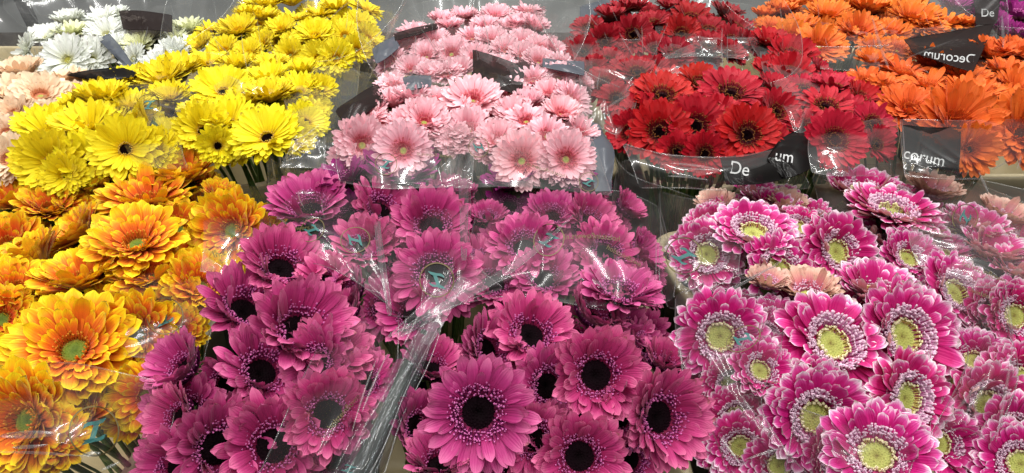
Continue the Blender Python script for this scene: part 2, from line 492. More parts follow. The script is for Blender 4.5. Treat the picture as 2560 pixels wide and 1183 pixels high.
def bloom(key, shape):
    V = VAR[key]
    if shape in V['cache']:
        return V['cache'][shape]
    rng = random.Random(hash((key, shape, 3)) & 0xffff if False else sum(map(ord, key)) * 31 + shape)
    de, dc, jit = SHAPES[shape]
    de += {'mag': 9, 'pk': 4, 'yd': 4, 'oy': 3, 'pu': 8}.get(key, 0)
    mb = MB()
    for ri, (n, r0, r1, w, e, c, z0) in enumerate(V['rows']):
        ph = rng.random() * 2 * pi
        for i in range(n):
            az = ph + 2 * pi * (i + rng.uniform(-.28, .28) * jit) / n
            if rng.random() < 0.03 * jit:
                continue
            L = r1 * rng.uniform(.93, 1.03)
            ee = radians(e + de + rng.uniform(-5, 5) * jit)
            cc = radians(c + dc + rng.uniform(-9, 9) * jit)
            tc = radians(rng.uniform(-14, 12) * jit)
            if rng.random() < .06 * jit:
                ee += radians(rng.uniform(8, 24))
                cc += radians(rng.uniform(-10, 25))
            add_petal(mb, az, r0, L, w * 1.13 * rng.uniform(.88, 1.1), ee, cc, z0 + rng.uniform(0, .012), rng,
                      twist=rng.uniform(-.35, .35) * jit, tipcurl=tc, cupx=rng.uniform(.06, .26), point=V['point'])
    pet = mb.mesh('petals', [V['petal']])
    mp = MB()
    for (n, r0, r1, th, e, z0, bulb) in V['pinrows']:
        for i in range(n):
            add_pin(mp, 2 * pi * (i + rng.uniform(-.4, .4)) / n, r0 + rng.uniform(-.015, .015), r1 + rng.uniform(-.03, .02), th * rng.uniform(.85, 1.2),
                    radians(e + rng.uniform(-9, 9) + de * .4), z0, rng, bulb)
    nf = len(mp.f)
    ra, rb = V['eyedim'][0] * .9, V['pinrows'][-1][2] * .88     # the packed floor the florets stand on
    pts, uvs = [], []
    for i, (q, z) in enumerate(((ra, .03), ((ra + rb) / 2, .055), (rb, .075 + .25 * rb * max(0, sin(radians(de)))))):
        for j in range(32):
            an = 2 * pi * j / 32
            pts.append(Vector((q * cos(an), q * sin(an), z)))
            uvs.append(((.3 if key == 'pw' else .12) + .18 * i, 0))
    mp.grid(pts, 3, 32, uvs, wrap=True)
    if key == 'pw':           # inner ring is cream, a second slot
        mp.mi = [1 if k < 44 * 16 else 0 for k in range(nf)] + [0] * (len(mp.f) - nf)
        pins = mp.mesh('florets', [V['pins'], CREAM_PIN])
    else:
        pins = mp.mesh('florets', [V['pins']])
    r, h, d = V['eyedim']
    eye = eye_mesh('eye', r, h, d, V['eye'], rng)
    V['cache'][shape] = (pet, pins, eye)
    return V['cache'][shape]


CREAM_PIN = simple_uv_material('cream_ring_pin', [(0, (190, 164, 90)), (.6, (230, 212, 140)), (1, (242, 234, 190))])


def calyx_mesh():
    rng = random.Random(4)
    mb = MB()
    prof = [(.045, -.34), (.10, -.30), (.19, -.22), (.245, -.10), (.25, -.015)]
    pts, uvs = [], []
    for i, (r, z) in enumerate(prof):
        for j in range(14):
            a = 2 * pi * j / 14
            pts.append(Vector((r * cos(a), r * sin(a), z)))
            uvs.append((i / 4, j / 14))
    mb.grid(pts, 5, 14, uvs, wrap=True)
    for k in range(26):
        add_petal(mb, k * 2 * pi / 26, .20, .40, .06, radians(30), radians(-26), -.11 + .05 * (k % 2), rng, nu=5, point=1.0)
    return mb.mesh('calyx', [CALYX])


CALYX_MESH = calyx_mesh()


def setv(o, loc, rot, s):
    o.location = loc
    o.rotation_mode = 'QUATERNION'
    o.rotation_quaternion = rot
    o.scale = (s, s, s)


BUNCH = {}
STUFF = {'m': []}
SMALL = 46.5         # hidden fillers and far blooms below this size are built as one mass


def facing_words(a, b, c):
    if c < 0:
        return 'showing its back'
    if b > .72:
        return 'facing up'
    if abs(a) < .28 and b < .35:
        return 'facing forward'
    if a > .28:
        return 'tilted right'
    if a < -.28:
        return 'tilted left'
    return 'tilted back'


ORD = ['first', 'second', 'third', 'fourth', 'fifth', 'sixth', 'seventh', 'eighth', 'ninth', 'tenth', 'eleventh', 'twelfth']


def bunch(phrase, key, zp, flowers, foot_z=0.10, pull=0.45, default_word=None):
    """flowers: (eye_x, eye_y, radius_px, a, b, [lift], [variety], [shape]) ; a, b = tilt to photo-right and up"""
    rng = random.Random(phrase)
    pts = []
    data = []
    for fl in flowers:
        x, y, R, a, b = fl[:5]
        o = dict(fl[5]) if len(fl) > 5 else {}
        d = dep_z(x, y, zp) - o.get('lift', 0.0)
        P = at(x, y, d)
        if zp > .57 and b > .4:          # the farther bunches lean towards the viewer
            b = .4 + (b - .4) * .62
        m = sqrt(a * a + b * b)
        k = 1 + .30 * min(1, max(0, (m - .2) / .25))
        if m > .01:
            k = min(k, (.86 if m > .6 else .93) / m)
        a, b = a * k, b * k
        m = a * a + b * b
        c = sqrt(max(0.02, 1 - m))
        if o.get('back'):
            c = -c
        nrm = (RT * a + UP * b - FWD * c).normalized()
        data.append((x, y, R * (1.17 if zp > .57 else 1.09) * d / F, a, b, c, P, nrm, o))
        pts.append(P)
    C = sum(pts, Vector()) / len(pts)
    foot = Vector((C.x, C.y + 0.03, foot_z))
    # rows, counted from the front of the bunch, for the labels
    small = {i for i in range(len(data)) if flowers[i][2] * (.62 if data[i][8].get('lift', 0) < -.005 else 1.0) < SMALL}
    order = sorted([i for i in range(len(data)) if i not in small], key=lambda i: -data[i][1])
    nrow = max(1, round(sqrt(len(order) * 0.9)))
    per = math.ceil(len(order) / nrow)
    names = ['front', 'second', 'third', 'fourth', 'fifth', 'sixth', 'seventh']
    rowof = {}
    for r in range(nrow):
        ids = sorted(order[r * per:(r + 1) * per], key=lambda i: data[i][0])
        for k, i in enumerate(ids):
            rowof[i] = (names[r] if r < nrow - 1 or nrow == 1 else 'back', k, len(ids))
    for i, (x, y, R, a, b, c, P, nrm, o) in enumerate(data):
        k2 = o.get('v', key)
        V = VAR[k2]
        if 's' in o:
            shp = o['s']
            if k2 in ('mag', 'pw', 'oy'):
                shp = {1: rng.choice([1, 6, 8, 5]), 2: rng.choice([2, 7, 2, 6]), 0: rng.choice([0, 8, 1])}.get(shp, shp)
        elif b > .72:
            shp = rng.choice([2, 2, 3, 5, 4])
        elif abs(a) < .3 and b < .3:
            shp = rng.choice([1, 1, 2, 0, 5])
        else:
            shp = rng.choice([1, 2, 2, 5, 4])
        pet, pins, eye = bloom(k2, shp)
        if o.get('back'):
            fw = 'showing its back'
        else:
            fw = facing_words(a, b, c)
        ft = foot + Vector((rng.uniform(-.035, .035), rng.uniform(-.035, .035), 0))
        ft = ft.lerp(Vector((P.x, P.y, foot_z)), 0.25)
        q = nrm.to_track_quat('Z', 'Y') @ Matrix.Rotation(rng.uniform(0, 2 * pi), 3, 'Z').to_quaternion()
        if i in small:
            M = Matrix.LocRotScale(P, q, Vector((R, R, R)))
            STUFF['m'].extend([(pet, M), (pins, M), (eye, M)])
            continue
        row, kk, nn = rowof[i]
        pos = 'leftmost' if kk == 0 else ('rightmost' if kk == nn - 1 else ORD[kk] + ' from left')
        lab = '%sgerbera %s, %s in %s row of %s' % ('' if k2 == key else V['word'] + ' ', fw, pos, row, phrase)
        root = bpy.data.objects.new('gerbera_flower', None)
        COL.objects.link(root)
        root.empty_display_size = .02
        root.location = ft
        tag(root, o.get('label', lab), 'flower', 'gerberas of the ' + phrase)
        for nm, me in (('petals', pet), ('florets', pins), ('eye', eye), ('calyx', CALYX_MESH)):
            setv(link(nm, me, root), P - ft, q, R)
        s0 = P - nrm * (R * .30)
        h = (s0 - ft).length
        p1 = s0 - nrm * (R * .9) - Vector((0, 0, R * .5))
        p2 = ft + Vector((0, 0, h * .5))
        path = []
        for t in [j / 9 for j in range(10)]:
            w0, w1, w2, w3 = (1 - t) ** 3, 3 * t * (1 - t) ** 2, 3 * t * t * (1 - t), t ** 3
            path.append(s0 * w0 + p1 * w1 + p2 * w2 + ft * w3 - ft)
        ms = MB()
        pp, uu = tube_pts(path, [R * .062] + [R * .05] * 9, 7)
        ms.grid(pp, 10, 7, uu, wrap=True)
        link('stem', ms.mesh('stem', [STEM]), root)
    # half hidden blooms a little lower, between the heads that show
    placed = []
    ymax = max(f[1] for f in flowers)
    av = sum(d[2] for d in data) / len(data)
    nx = sum(d[3] for d in data) / len(data)
    ny = sum(d[4] for d in data) / len(data)
    for k in range(len(data) * 14):
        i, j, l = rng.randrange(len(data)), rng.randrange(len(data)), rng.randrange(len(data))
        if (pts[i] - pts[j]).length > av * 4.5:
            continue
        p = pts[i].lerp(pts[j], rng.uniform(.25, .75))
        p = p + Vector((rng.uniform(-.02, .02), rng.uniform(-.02, .02), -rng.uniform(.018, .04)))
        p.y += .022
        rel = p - CAM
        if 591.5 - rel.dot(UP) / rel.dot(FWD) * F > ymax - (0 if zp < .57 else 30):
            continue
        if any((p - q).length < av * 1.05 for q in placed) or any((p - q).length < av * .55 for q in pts):
            continue
        placed.append(p)
        a, b = nx * .6 + rng.uniform(-.45, .45), ny * .7 + rng.uniform(-.25, .35)
        m = sqrt(a * a + b * b)
        if m > .85:
            a, b = a / m * .85, b / m * .85
        nrm = (RT * a + UP * b - FWD * sqrt(1 - a * a - b * b)).normalized()
        pet, pins, eye = bloom(data[i][8].get('v', key) if data[i][8].get('v') != 'tn' else key, rng.choice([1, 2, 5, 2]))
        q = nrm.to_track_quat('Z', 'Y') @ Matrix.Rotation(rng.uniform(0, 2 * pi), 3, 'Z').to_quaternion()
        M = Matrix.LocRotScale(p, q, Vector((1, 1, 1)) * av * rng.uniform(.80, .95))
        STUFF['m'].extend([(pet, M), (eye, M), (pins, M)])
    BUNCH[phrase] = dict(C=C, foot=foot, pts=pts, R=sum(d[2] for d in data) / len(data), z=zp)
    return BUNCH[phrase]


# ------------------------------------------------------------------ the setting: floor, buckets
mb = MB()
mb.v = [(-14, -4, 0), (14, -4, 0), (14, 24, 0), (-14, 24, 0)]
mb.f = [(0, 1, 2, 3)]
floor = link('floor', mb.mesh('floor', [FLOOR], False))
floor['kind'] = 'structure'


m_ = MB()
for (x0, x1, y0, y1, z0, z1) in ((-2.2, 2.2, .05, 2.08, -.002, .004),):
    m_.v = [(x0, y0, z1), (x1, y0, z1), (x1, y1, z1), (x0, y1, z1), (x0, y0, z0), (x1, y0, z0), (x1, y1, z0), (x0, y1, z0)]
    m_.f = [(0, 1, 2, 3), (4, 5, 1, 0), (5, 6, 2, 1), (6, 7, 3, 2), (7, 4, 0, 3)]
shade_sheet_ = link('gap_shade_sheet', m_.mesh('gap_shade_sheet', [DARK_FILL], False))  # added dark sheet; its black stands in for shade between the bunches
shade_sheet_['kind'] = 'structure'
m_ = MB()
x0, x1, y0, y1, z0, z1 = -2.4, 2.4, 2.10, 2.42, 0.0, .34
m_.v = [(x0, y0, z1), (x1, y0, z1), (x1, y1, z1), (x0, y1, z1), (x0, y0, z0), (x1, y0, z0), (x1, y1, z0), (x0, y1, z0)]
m_.f = [(0, 1, 2, 3), (4, 5, 1, 0), (5, 6, 2, 1), (6, 7, 3, 2), (7, 4, 0, 3)]
backing_ = link('dark_gap_backing', m_.mesh('dark_gap_backing', [plain_material('dark_backing_brown', (58, 52, 48), .6, 12, .3)], False))  # added dark box, so the gaps between the far bunches read dark
backing_['kind'] = 'structure'


def rrect(w, d, r, n=5):
    out = []
    for cx, cy, a0 in ((w / 2 - r, d / 2 - r, 0), (-w / 2 + r, d / 2 - r, 90), (-w / 2 + r, -d / 2 + r, 180), (w / 2 - r, -d / 2 + r, 270)):
        for k in range(n + 1):
            a = radians(a0 + 90 * k / n)
            out.append((cx + r * cos(a), cy + r * sin(a)))
    return out


def bucket(cx, cy, w, d, z0, h, label, rz=0.0, slots=False):
    root = bpy.data.objects.new('flower_bucket', None)
    COL.objects.link(root)
    root.location = (cx, cy, z0)
    root.rotation_euler = (0, 0, rz)
    tag(root, label, 'bucket', 'beige plastic flower buckets')
    m = MB()
    prof = [(-.045, 0.0), (-.03, .004), (-.008, h - .055), (0, h - .05), (.012, h - .012), (.014, h - .003), (.011, h), (.003, h), (0, h - .004), (-.004, h - .02), (-.013, h - .06), (-.036, .012), (-.06, .010)]
    n = 0
    pts, uvs = [], []
    for (o, z) in prof:
        ring = rrect(w + 2 * o, d + 2 * o, .045 + o * .5 if .045 + o * .5 > .01 else .01)
        n = len(ring)
        pts += [Vector((x, y, z)) for x, y in ring]
        uvs += [(0, 0)] * n
    m.grid(pts, len(prof), n, uvs, wrap=True)
    b = len(m.v)
    ring = rrect(w - .12, d - .12, .02)
    m.v += [Vector((x, y, .010)) for x, y in ring]
    m.uv += [(0, 0)] * n
    m.rn += [(0, 0)] * n
    m.f.append(tuple(range(b, b + n)))
    m.mi.append(0)
    link('bucket_body', m.mesh('bucket_body', [BUCKET]), root)
    if slots:                     # perforated carrying rim along the left side
        for k in range(7):
            m = MB()
            y = (k - 3) * d * .13
            ring = [(.006 * cos(t), .014 * sin(t)) for t in [2 * pi * j / 12 for j in range(12)]]
            pts, uvs = [], []
            for (q, z) in ((1.35, h - .002), (1.3, h + .003), (1.0, h + .003), (.95, h + .0008)):
                pts += [Vector((-(w / 2 + .004) + x * q, y + yy * q, z)) for x, yy in ring]
                uvs += [(0, 0)] * 12
            m.grid(pts, 4, 12, uvs, wrap=True)
            bb = len(m.v)
            m.v += [Vector((-(w / 2 + .004) + x * .95, y + yy * .95, h + .0008)) for x, yy in ring]
            m.uv += [(0, 0)] * 12
            m.rn += [(0, 0)] * 12
            m.f.append(tuple(range(bb, bb + 12)))
            m.mi.append(1)  # black cap fills the slot opening
            link('rim_slot', m.mesh('rim_slot', [BUCKET, DARK_FILL]), root)
    return root


bucket(-.66, .60, .46, .52, 0, .42, 'beige bucket under the orange and yellow gerberas')
bucket(-.065, .62, .50, .56, 0, .42, 'beige bucket under the magenta gerberas')
bucket(.519, .712, .50, .52, 0, .46, 'beige bucket with slotted rim under the white tipped pink gerberas', radians(10.5), True)
bucket(-1.22, 1.34, .36, .46, .05, .42, 'beige bucket under the peach gerberas')
bucket(-.69, 1.31, .54, .46, .05, .42, 'beige bucket holding the yellow gerberas with dark eyes')
bucket(-.05, 1.34, .46, .46, .05, .42, 'beige bucket under the nearer light pink gerberas')
bucket(.48, 1.31, .46, .46, .05, .42, 'beige bucket under the red gerberas in front of the card lettered De')
bucket(1.06, 1.50, .52, .34, .05, .31, 'beige bucket under the deep orange gerberas')
bucket(-1.35, 1.82, .46, .30, .05, .38, 'beige bucket under the white gerberas')
bucket(-0.74, 1.82, .46, .30, .05, .38, 'beige bucket under the lemon yellow gerberas in the back')
bucket(-0.1, 1.82, .46, .30, .05, .38, 'beige bucket under the farther light pink gerberas')
bucket(0.55, 1.82, .46, .30, .05, .38, 'beige bucket under the farther dark red gerberas')
bucket(1.2, 1.82, .46, .30, .05, .38, 'beige bucket under the farther orange gerberas')

# ------------------------------------------------------------------ flowers, bunch by bunch
L = lambda l, **k: dict(lift=l, **k)
bunch('left magenta bunch', 'mag', .55, [
    (819, 1036, 126, .22, .22, L(.05, s=1)), (685, 1115, 150, .15, .2, L(.015, s=2)), (540, 1120, 152, .5, .15, L(.02, s=2)),
    (746, 830, 150, .38, .42, L(.03, s=2)), (608, 782, 130, .5, .48, L(.01, s=2)), (652, 935, 130, .45, .4, L(.0, s=2)),
    (468, 925, 108, -.3, .4, L(.03, s=3)), (458, 1045, 100, -.3, .3, L(.02, s=3)), (823, 895, 118, .15, .5, L(-.01, s=1)),
    (880, 748, 92, -.35, .5, L(.0, s=3)), (868, 800, 85, -.3, .6, L(-.01, s=3)), (815, 706, 84, .05, .58, L(.02, s=2)), (700, 678, 122, .32, .45, L(.03, s=2)),
    (830, 1150, 85, .3, -.2, L(-.02)), (450, 1165, 112, -.15, .25, L(.0, s=2)), (905, 960, 90, .2, .4, L(-.03))])
bunch('rear left magenta bunch', 'mag', .555, [
    (1079, 572, 112, .08, .42, L(.02, s=2)), (950, 532, 98, .42, .42, L(.02, s=2)), (1003, 446, 112, .08, .62, L(.05, s=2, v='pu')),
    (862, 462, 84, -.2, .62, L(.04, s=2, v='pu')), (777, 532, 116, 0, .55, L(.01, s=2)), (913, 627, 98, .1, .5, L(-.01)), (1091, 690, 116, .05, .18, L(.03, s=1)),
    (1200, 662, 80, .4, .5, L(-.02)), (1140, 492, 60, .1, .85, L(-.02)), (1010, 620, 80, 0, .4, L(-.03)), (1035, 790, 104, .0, .35, L(-.03, s=2)), (1235, 715, 96, .1, .45, L(-.02, s=2))])
bunch('rear right magenta bunch', 'mag', .555, [
    (1288, 462, 86, -.2, .62, L(.04, s=2, v='pu')), (1405, 458, 90, .1, .62, L(.04, s=2, v='pu')), (1379, 548, 80, 0, .5, L(.02, s=2)), (1470, 560, 84, .3, .45, L(.015)),
    (1312, 625, 100, -.02, .45, L(.03, s=2)), (1221, 548, 56, 0, .6, L(.01)), (1509, 640, 98, .3, .3, L(.02, s=4)), (1455, 692, 74, -.3, .35, L(0)),
    (1545, 742, 112, .15, .72, L(.03, s=2)), (1359, 704, 98, 0, .45, L(0)), (1590, 640, 78, .65, .4, L(0, s=3)), (1557, 530, 64, .55, .55, L(0, s=3)),
    (1430, 640, 60, .1, .6, L(-.02)), (1600, 720, 70, .6, .35, L(-.01))])
bunch('front right magenta bunch', 'mag', .55, [
    (1324, 842, 120, .15, .45, L(.025, s=2)), (1475, 800, 108, .35, .55, L(.01, s=3)), (1212, 878, 112, .5, .3, L(.02, s=2)),
    (1196, 1030, 148, .08, .08, L(.06, s=1)), (1488, 938, 136, .08, .22, L(.055, s=1)), (1366, 965, 112, .3, .15, L(.01)), (1330, 1096, 108, .2, .15, L(.01)),
    (1448, 1140, 132, .02, .2, L(.03, s=1)), (1641, 1042, 142, .32, .12, L(.05, s=1)), (1040, 1070, 115, .4, .3, L(0, s=3)), (1100, 1168, 115, 0, .8, L(0, s=3)),
    (1075, 925, 98, .2, .6, L(0, s=3)), (1655, 915, 80, .15, .65, L(-.02, s=3)), (1545, 815, 92, .55, .45, L(.0, s=2)), (1600, 865, 72, .5, .3, L(-.02)), (1570, 1150, 100, .3, -.05, L(-.02)),
    (1280, 1165, 90, .2, .3, L(-.02))])
bunch('rear left white tipped bunch', 'pw', .55, [
    (1881, 588, 110, 0, .58, L(.04, s=1)), (2086, 631, 106, .22, .2, L(.03, s=1)), (1944, 677, 104, .1, .35, L(.01, s=1)), (1765, 637, 98, .05, .2, L(0, s=1)),
    (1891, 492, 64, .1, .75, L(0)), (1790, 525, 62, -.2, .9, L(0, v='tn', s=3)), (1774, 570, 70, -.4, .6, L(0, s=3)), (1925, 530, 70, .2, .8, L(0)),
    (1962, 522, 62, .1, .93, L(0, v='tn', s=3)), (2028, 545, 60, 0, .75, L(0)), (1995, 572, 64, 0, .4, L(0)), (1820, 540, 60, .2, .8, L(.0, s=2))])
bunch('rear right white tipped bunch', 'pw', .55, [
    (2225, 538, 116, .05, .65, L(.03, s=0)), (2150, 488, 96, 0, .82, L(.0, s=2)), (2325, 492, 78, .1, .9, L(0, v='tn', s=3)), (2245, 486, 56, .1, .8, L(0)),
    (2290, 585, 78, .3, .6, L(.0, s=3)), (2265, 650, 84, .1, .4, L(0)), (2428, 585, 92, .1, .8, L(.0, s=3)), (2500, 555, 80, .2, .85, L(0, v='tn', s=3)),
    (2470, 645, 98, .1, .75, L(0, s=3)), (2379, 735, 110, .2, .35, L(.02, s=1)), (2533, 790, 98, -.1, .15, L(.02, s=1)), (2468, 790, 95, .1, .2, L(0)),
    (2550, 690, 92, 0, .7, L(0, s=2)), (2350, 640, 80, 0, .7, L(-.02)), (2550, 610, 70, 0, .8, L(-.01))])
bunch('front white tipped bunch', 'pw', .55, [
    (2074, 862, 143, .12, .38, L(.04, s=0)), (2251, 843, 146, .2, .22, L(.03, s=0)), (2032, 1040, 138, .03, .03, L(.05, s=1)), (2257, 995, 132, .3, .08, L(.06, s=1)),
    (2190, 1142, 140, -.25, .42, L(.075, s=1)), (1798, 840, 120, -.04, .02, L(.04, s=1)), (2456, 1010, 120, .1, .1, L(.0, s=1)), (2180, 745, 112, 0, .8, L(.0, s=3)),
    (2020, 742, 88, -.1, .88, L(0, v='tn', s=3)), (1916, 715, 62, 0, .9, L(.02, v='tn', s=3)), (2110, 770, 62, 0, .75, L(-.01, s=3)), (1930, 810, 74, -.2, .4, L(-.02)),
    (1822, 955, 84, .15, -.15, L(-.01)), (1842, 1040, 82, -.2, 0, L(-.03)), (2525, 1085, 112, -.05, .2, L(-.0)), (2465, 1130, 104, 0, 0, L(-.02)),
    (2550, 1160, 112, -.3, .2, L(.02)), (2435, 905, 88, -.3, .5, L(.0, s=3)), (2550, 950, 104, -.2, .3, L(0)), (1945, 905, 76, -.3, .4, L(-.02, s=3)), (1925, 980, 80, -.4, .3, L(-.03)), (1850, 1115, 92, -.2, .15, L(-.03)), (1945, 1165, 96, -.2, .2, L(-.02))])
bunch('rear orange and yellow bunch', 'oy', .55, [
    (584, 579, 110, -.12, .15, L(.03, s=1)), (345, 617, 124, .08, .55, L(.04, s=1)), (458, 455, 100, 0, .75, L(.02, s=2)), (264, 463, 86, -.45, .58, L(.02, s=2)),
    (372, 515, 120, .08, .78, L(.02, s=2)), (125, 530, 82, .2, .58, L(.01, s=2)), (210, 590, 90, -.4, .45, L(0, s=2)), (450, 580, 84, .35, .3, L(-.01)),
    (25, 620, 95, .1, .5, L(.01, s=2)), (95, 665, 105, -.3, .82, L(0, s=3)), (36, 516, 80, 0, .75, L(0)), (36, 474, 78, 0, .9, L(0, s=3)), (130, 477, 64, 0, .8, L(0)),
    (198, 480, 54, 0, .8, L(0)), (548, 498, 58, .3, .72, L(0)), (195, 535, 64, .3, .8, L(-.01, s=3)), (560, 660, 74, .2, .3, L(-.03)), (480, 640, 70, 0, .5, L(-.03))])
bunch('front orange and yellow bunch', 'oy', .55, [
    (389, 702, 114, .05, .8, L(.0, s=2)), (211, 715, 122, -.05, .82, L(0, s=2)), (499, 722, 100, .3, .45, L(0, s=2)), (345, 837, 122, .08, .12, L(.03, s=1)),
    (189, 880, 158, .15, .4, L(.04, s=1)), (73, 1052, 156, -.05, .22, L(.06, s=1)), (5, 800, 92, .3, .3, L(0)), (38, 732, 102, .25, .6, L(.01, s=2)),
    (369, 990, 96, .2, -.05, L(-.01, s=1)), (251, 985, 74, .45, .05, L(-.02)), (-10, 1090, 80, 0, .1, L(.03)), (450, 830, 72, .4, .3, L(-.02)), (75, 790, 74, 0, .5, L(-.02)), (40, 1180, 90, .1, -.1, L(0)),
    (130, 790, 80, .2, .6, L(-.02)), (290, 760, 80, .1, .7, L(-.02))])
bunch('left dark eyed yellow bunch', 'yd', .60, [
    (316, 375, 82, .22, .12, L(.03, s=1)), (391, 384, 66, 0, .2, L(0, s=1)), (372, 318, 66, -.6, .25, L(.03, s=3)), (125, 342, 80, .25, .6, L(.01, s=2)),
    (130, 408, 84, .25, .1, L(0, s=2)), (223, 332, 84, .1, .68, L(.01, s=2)), (222, 402, 74, .2, .15, L(.0)), (262, 268, 76, 0, .88, L(0, s=3)), (325, 275, 62, .1, .8, L(0)),
    (190, 278, 52, -.25, .88, L(0)), (325, 210, 56, 0, .75, L(0)), (250, 226, 56, -.25, .88, L(0)), (410, 208, 66, 0, .65, L(0)), (426, 250, 54, .1, .7, L(-.01)), (280, 320, 60, 0, .6, L(-.02)), (170, 440, 60, .2, .0, L(-.02))])
bunch('right dark eyed yellow bunch', 'yd', .60, [
    (560, 235, 74, .1, .52, L(.02, s=1)), (508, 331, 72, .28, .25, L(.02, s=2)), (670, 348, 86, -.02, .42, L(.04, s=1)), (574, 312, 74, .08, .6, L(.02, s=2)),
    (545, 365, 58, .3, -.1, L(.02, s=3)), (676, 252, 66, 0, .75, L(.01, s=2)), (672, 210, 62, 0, .8, L(0)), (750, 234, 58, .1, .62, L(0)), (802, 228, 42, .3, .35, L(0)),
    (758, 190, 48, 0, .75, L(0)), (680, 176, 52, 0, .8, L(0)), (764, 308, 54, .45, .35, L(.0)), (782, 280, 40, .5, .4, L(-.01)), (520, 166, 56, 0, .75, L(0)), (500, 288, 52, 0, .75, L(-.01)),
    (450, 184, 60, 0, .72, L(0)), (600, 375, 50, .1, .1, L(-.02)), (600, 180, 52, 0, .8, L(-.01)), (620, 270, 60, 0, .7, L(-.01)), (730, 350, 56, .4, .2, L(-.02))])
bunch('far lemon yellow bunch', 'yg', .59, [
    (727, 140, 42, 0, .22), (798, 148, 44, -.05, .15, L(.01)), (843, 146, 48, -.1, .1, L(.02)), (790, 97, 52, 0, .48, L(.01)), (862, 92, 46, .25, .25), (705, 77, 40, 0, .5),
    (660, 115, 40, -.2, .35), (900, 67, 44, .35, .45), (918, 98, 40, .5, .35), (843, 28, 44, 0, .8), (800, 42, 42, 0, .8), (914, 30, 42, .3, .75), (660, 52, 44, 0, .85), (668, 22, 42, 0, .85),
    (730, 14, 42, 0, .88), (737, 52, 40, 0, .8), (890, 125, 40, .4, .1), (597, 82, 52, 0, .6, L(.01)), (503, 120, 42, -.2, .45), (625, 137, 40, 0, .4), (564, 130, 42, 0, .45), (527, 80, 38, 0, .8),
    (641, 16, 42, 0, .85), (625, 48, 42, 0, .88), (760, 110, 40, 0, .5, L(-.02))])
bunch('far white bunch', 'wh', .58, [
    (172, 152, 63, 0, .22, L(.02)), (233, 152, 58, -.08, .22, L(.0)), (436, 142, 46, .05, .35), (402, 168, 48, 0, .22), (73, 130, 46, -.5, .1), (178, 62, 44, 0, .75), (183, 92, 48, 0, .8, dict(v='cm')),
    (268, 90, 48, .15, .45), (260, 55, 48, 0, .6), (122, 100, 46, 0, .6), (337, 150, 40, -.3, .2), (378, 100, 48, 0, .6), (335, 88, 47, 0, .6),
    (475, 80, 46, 0, .8, dict(v='cm')), (398, 80, 36, 0, .7), (350, 120, 42, 0, .55, dict(v='cm')), (292, 44, 36, 0, .7), (442, 100, 38, 0, .7, dict(v='cm')), (480, 120, 40, .2, .6), (290, 120, 42, 0, .5)])
bunch('peach bunch', 'pc', .60, [
    (57, 198, 66, 0, .78), (40, 242, 60, 0, .6, L(.01)), (103, 245, 66, .25, .45, L(.02)), (178, 208, 48, 0, .88), (232, 206, 34, .35, .8), (182, 240, 44, 0, .6), (20, 335, 48, 0, .4),
    (28, 400, 62, 0, .2), (40, 290, 54, 0, .45, L(-.01)), (120, 300, 50, .2, .4, L(-.03)), (-20, 260, 50, 0, .6)])
bunch('left nearer pink bunch', 'pk', .60, [
    (1009, 378, 72, 0, .14, L(.03, s=1)), (1060, 310, 66, .2, .42, L(.02, s=2)), (1182, 258, 74, 0, .5, L(.03, s=1)), (905, 365, 74, .25, .12, L(.01, s=2)), (936, 282, 46, -.2, .65), (1030, 260, 56, 0, .8),
    (985, 266, 52, 0, .8), (924, 305, 50, -.2, .7), (985, 220, 44, 0, .75), (950, 408, 52, .1, 0, L(-.02)), (1120, 340, 54, .1, .45, L(-.01)), (870, 400, 48, -.3, .1, L(-.02)), (1020, 320, 56, 0, .6, L(-.02)),
    (950, 330, 56, 0, .6, L(-.02)), (1095, 260, 50, .1, .75, L(-.01))])
bunch('right nearer pink bunch', 'pk', .60, [
    (1244, 358, 60, 0, .42, L(.02)), (1304, 404, 74, 0, .1, L(.02, s=1)), (1414, 400, 72, .15, .1, L(.03, s=1)), (1367, 345, 58, .15, .4, L(.01)), (1316, 308, 54, 0, .5, L(.01)), (1396, 200, 48, -.05, .45),
    (1333, 208, 50, 0, .62), (1426, 255, 56, .45, .4), (1373, 244, 48, 0, .65), (1402, 290, 54, .1, .6), (1455, 210, 30, .5, .4), (1320, 268, 50, 0, .78), (1273, 240, 56, 0, .65), (1139, 288, 52, 0, .62),
    (1172, 330, 62, 0, .45, L(-.01)), (1285, 294, 56, 0, .62), (1218, 380, 46, 0, .3, L(-.01)), (1450, 340, 50, .4, .4, L(-.01)), (1230, 300, 56, 0, .6, L(-.02)), (1140, 360, 50, 0, .3, L(-.03))])
bunch('far pink bunch', 'pk', .59, [
    (1129, 138, 46, 0, .3, L(.01)), (1240, 48, 42, 0, .6, L(.01)), (1045, 97, 44, 0, .7), (1018, 122, 44, -.1, .62), (1066, 146, 44, 0, .42), (981, 162, 44, -.35, .42), (1107, 57, 40, 0, .8),
    (1160, 47, 38, 0, .8), (1126, 72, 38, 0, .8), (1230, 107, 44, 0, .6), (1265, 132, 42, 0, .5), (1212, 74, 40, 0, .7), (1278, 77, 40, 0, .7), (1030, 82, 40, -.2, .75), (1115, 192, 46, 0, .6),
    (976, 214, 40, -.2, .6), (1152, 182, 42, 0, .6), (1302, 72, 42, 0, .7), (1335, 77, 42, .2, .65), (1304, 114, 44, 0, .55), (1350, 127, 44, .1, .5), (1385, 132, 36, .4, .5), (1320, 36, 42, 0, .85),
    (1308, 145, 42, 0, .5), (1085, 110, 44, 0, .6), (1180, 100, 42, 0, .6), (1190, 150, 44, 0, .5), (1030, 180, 44, 0, .5), (1345, 160, 44, .1, .5), (1400, 165, 40, .3, .5), (1075, 190, 40, 0, .6), (1250, 170, 42, 0, .6)])
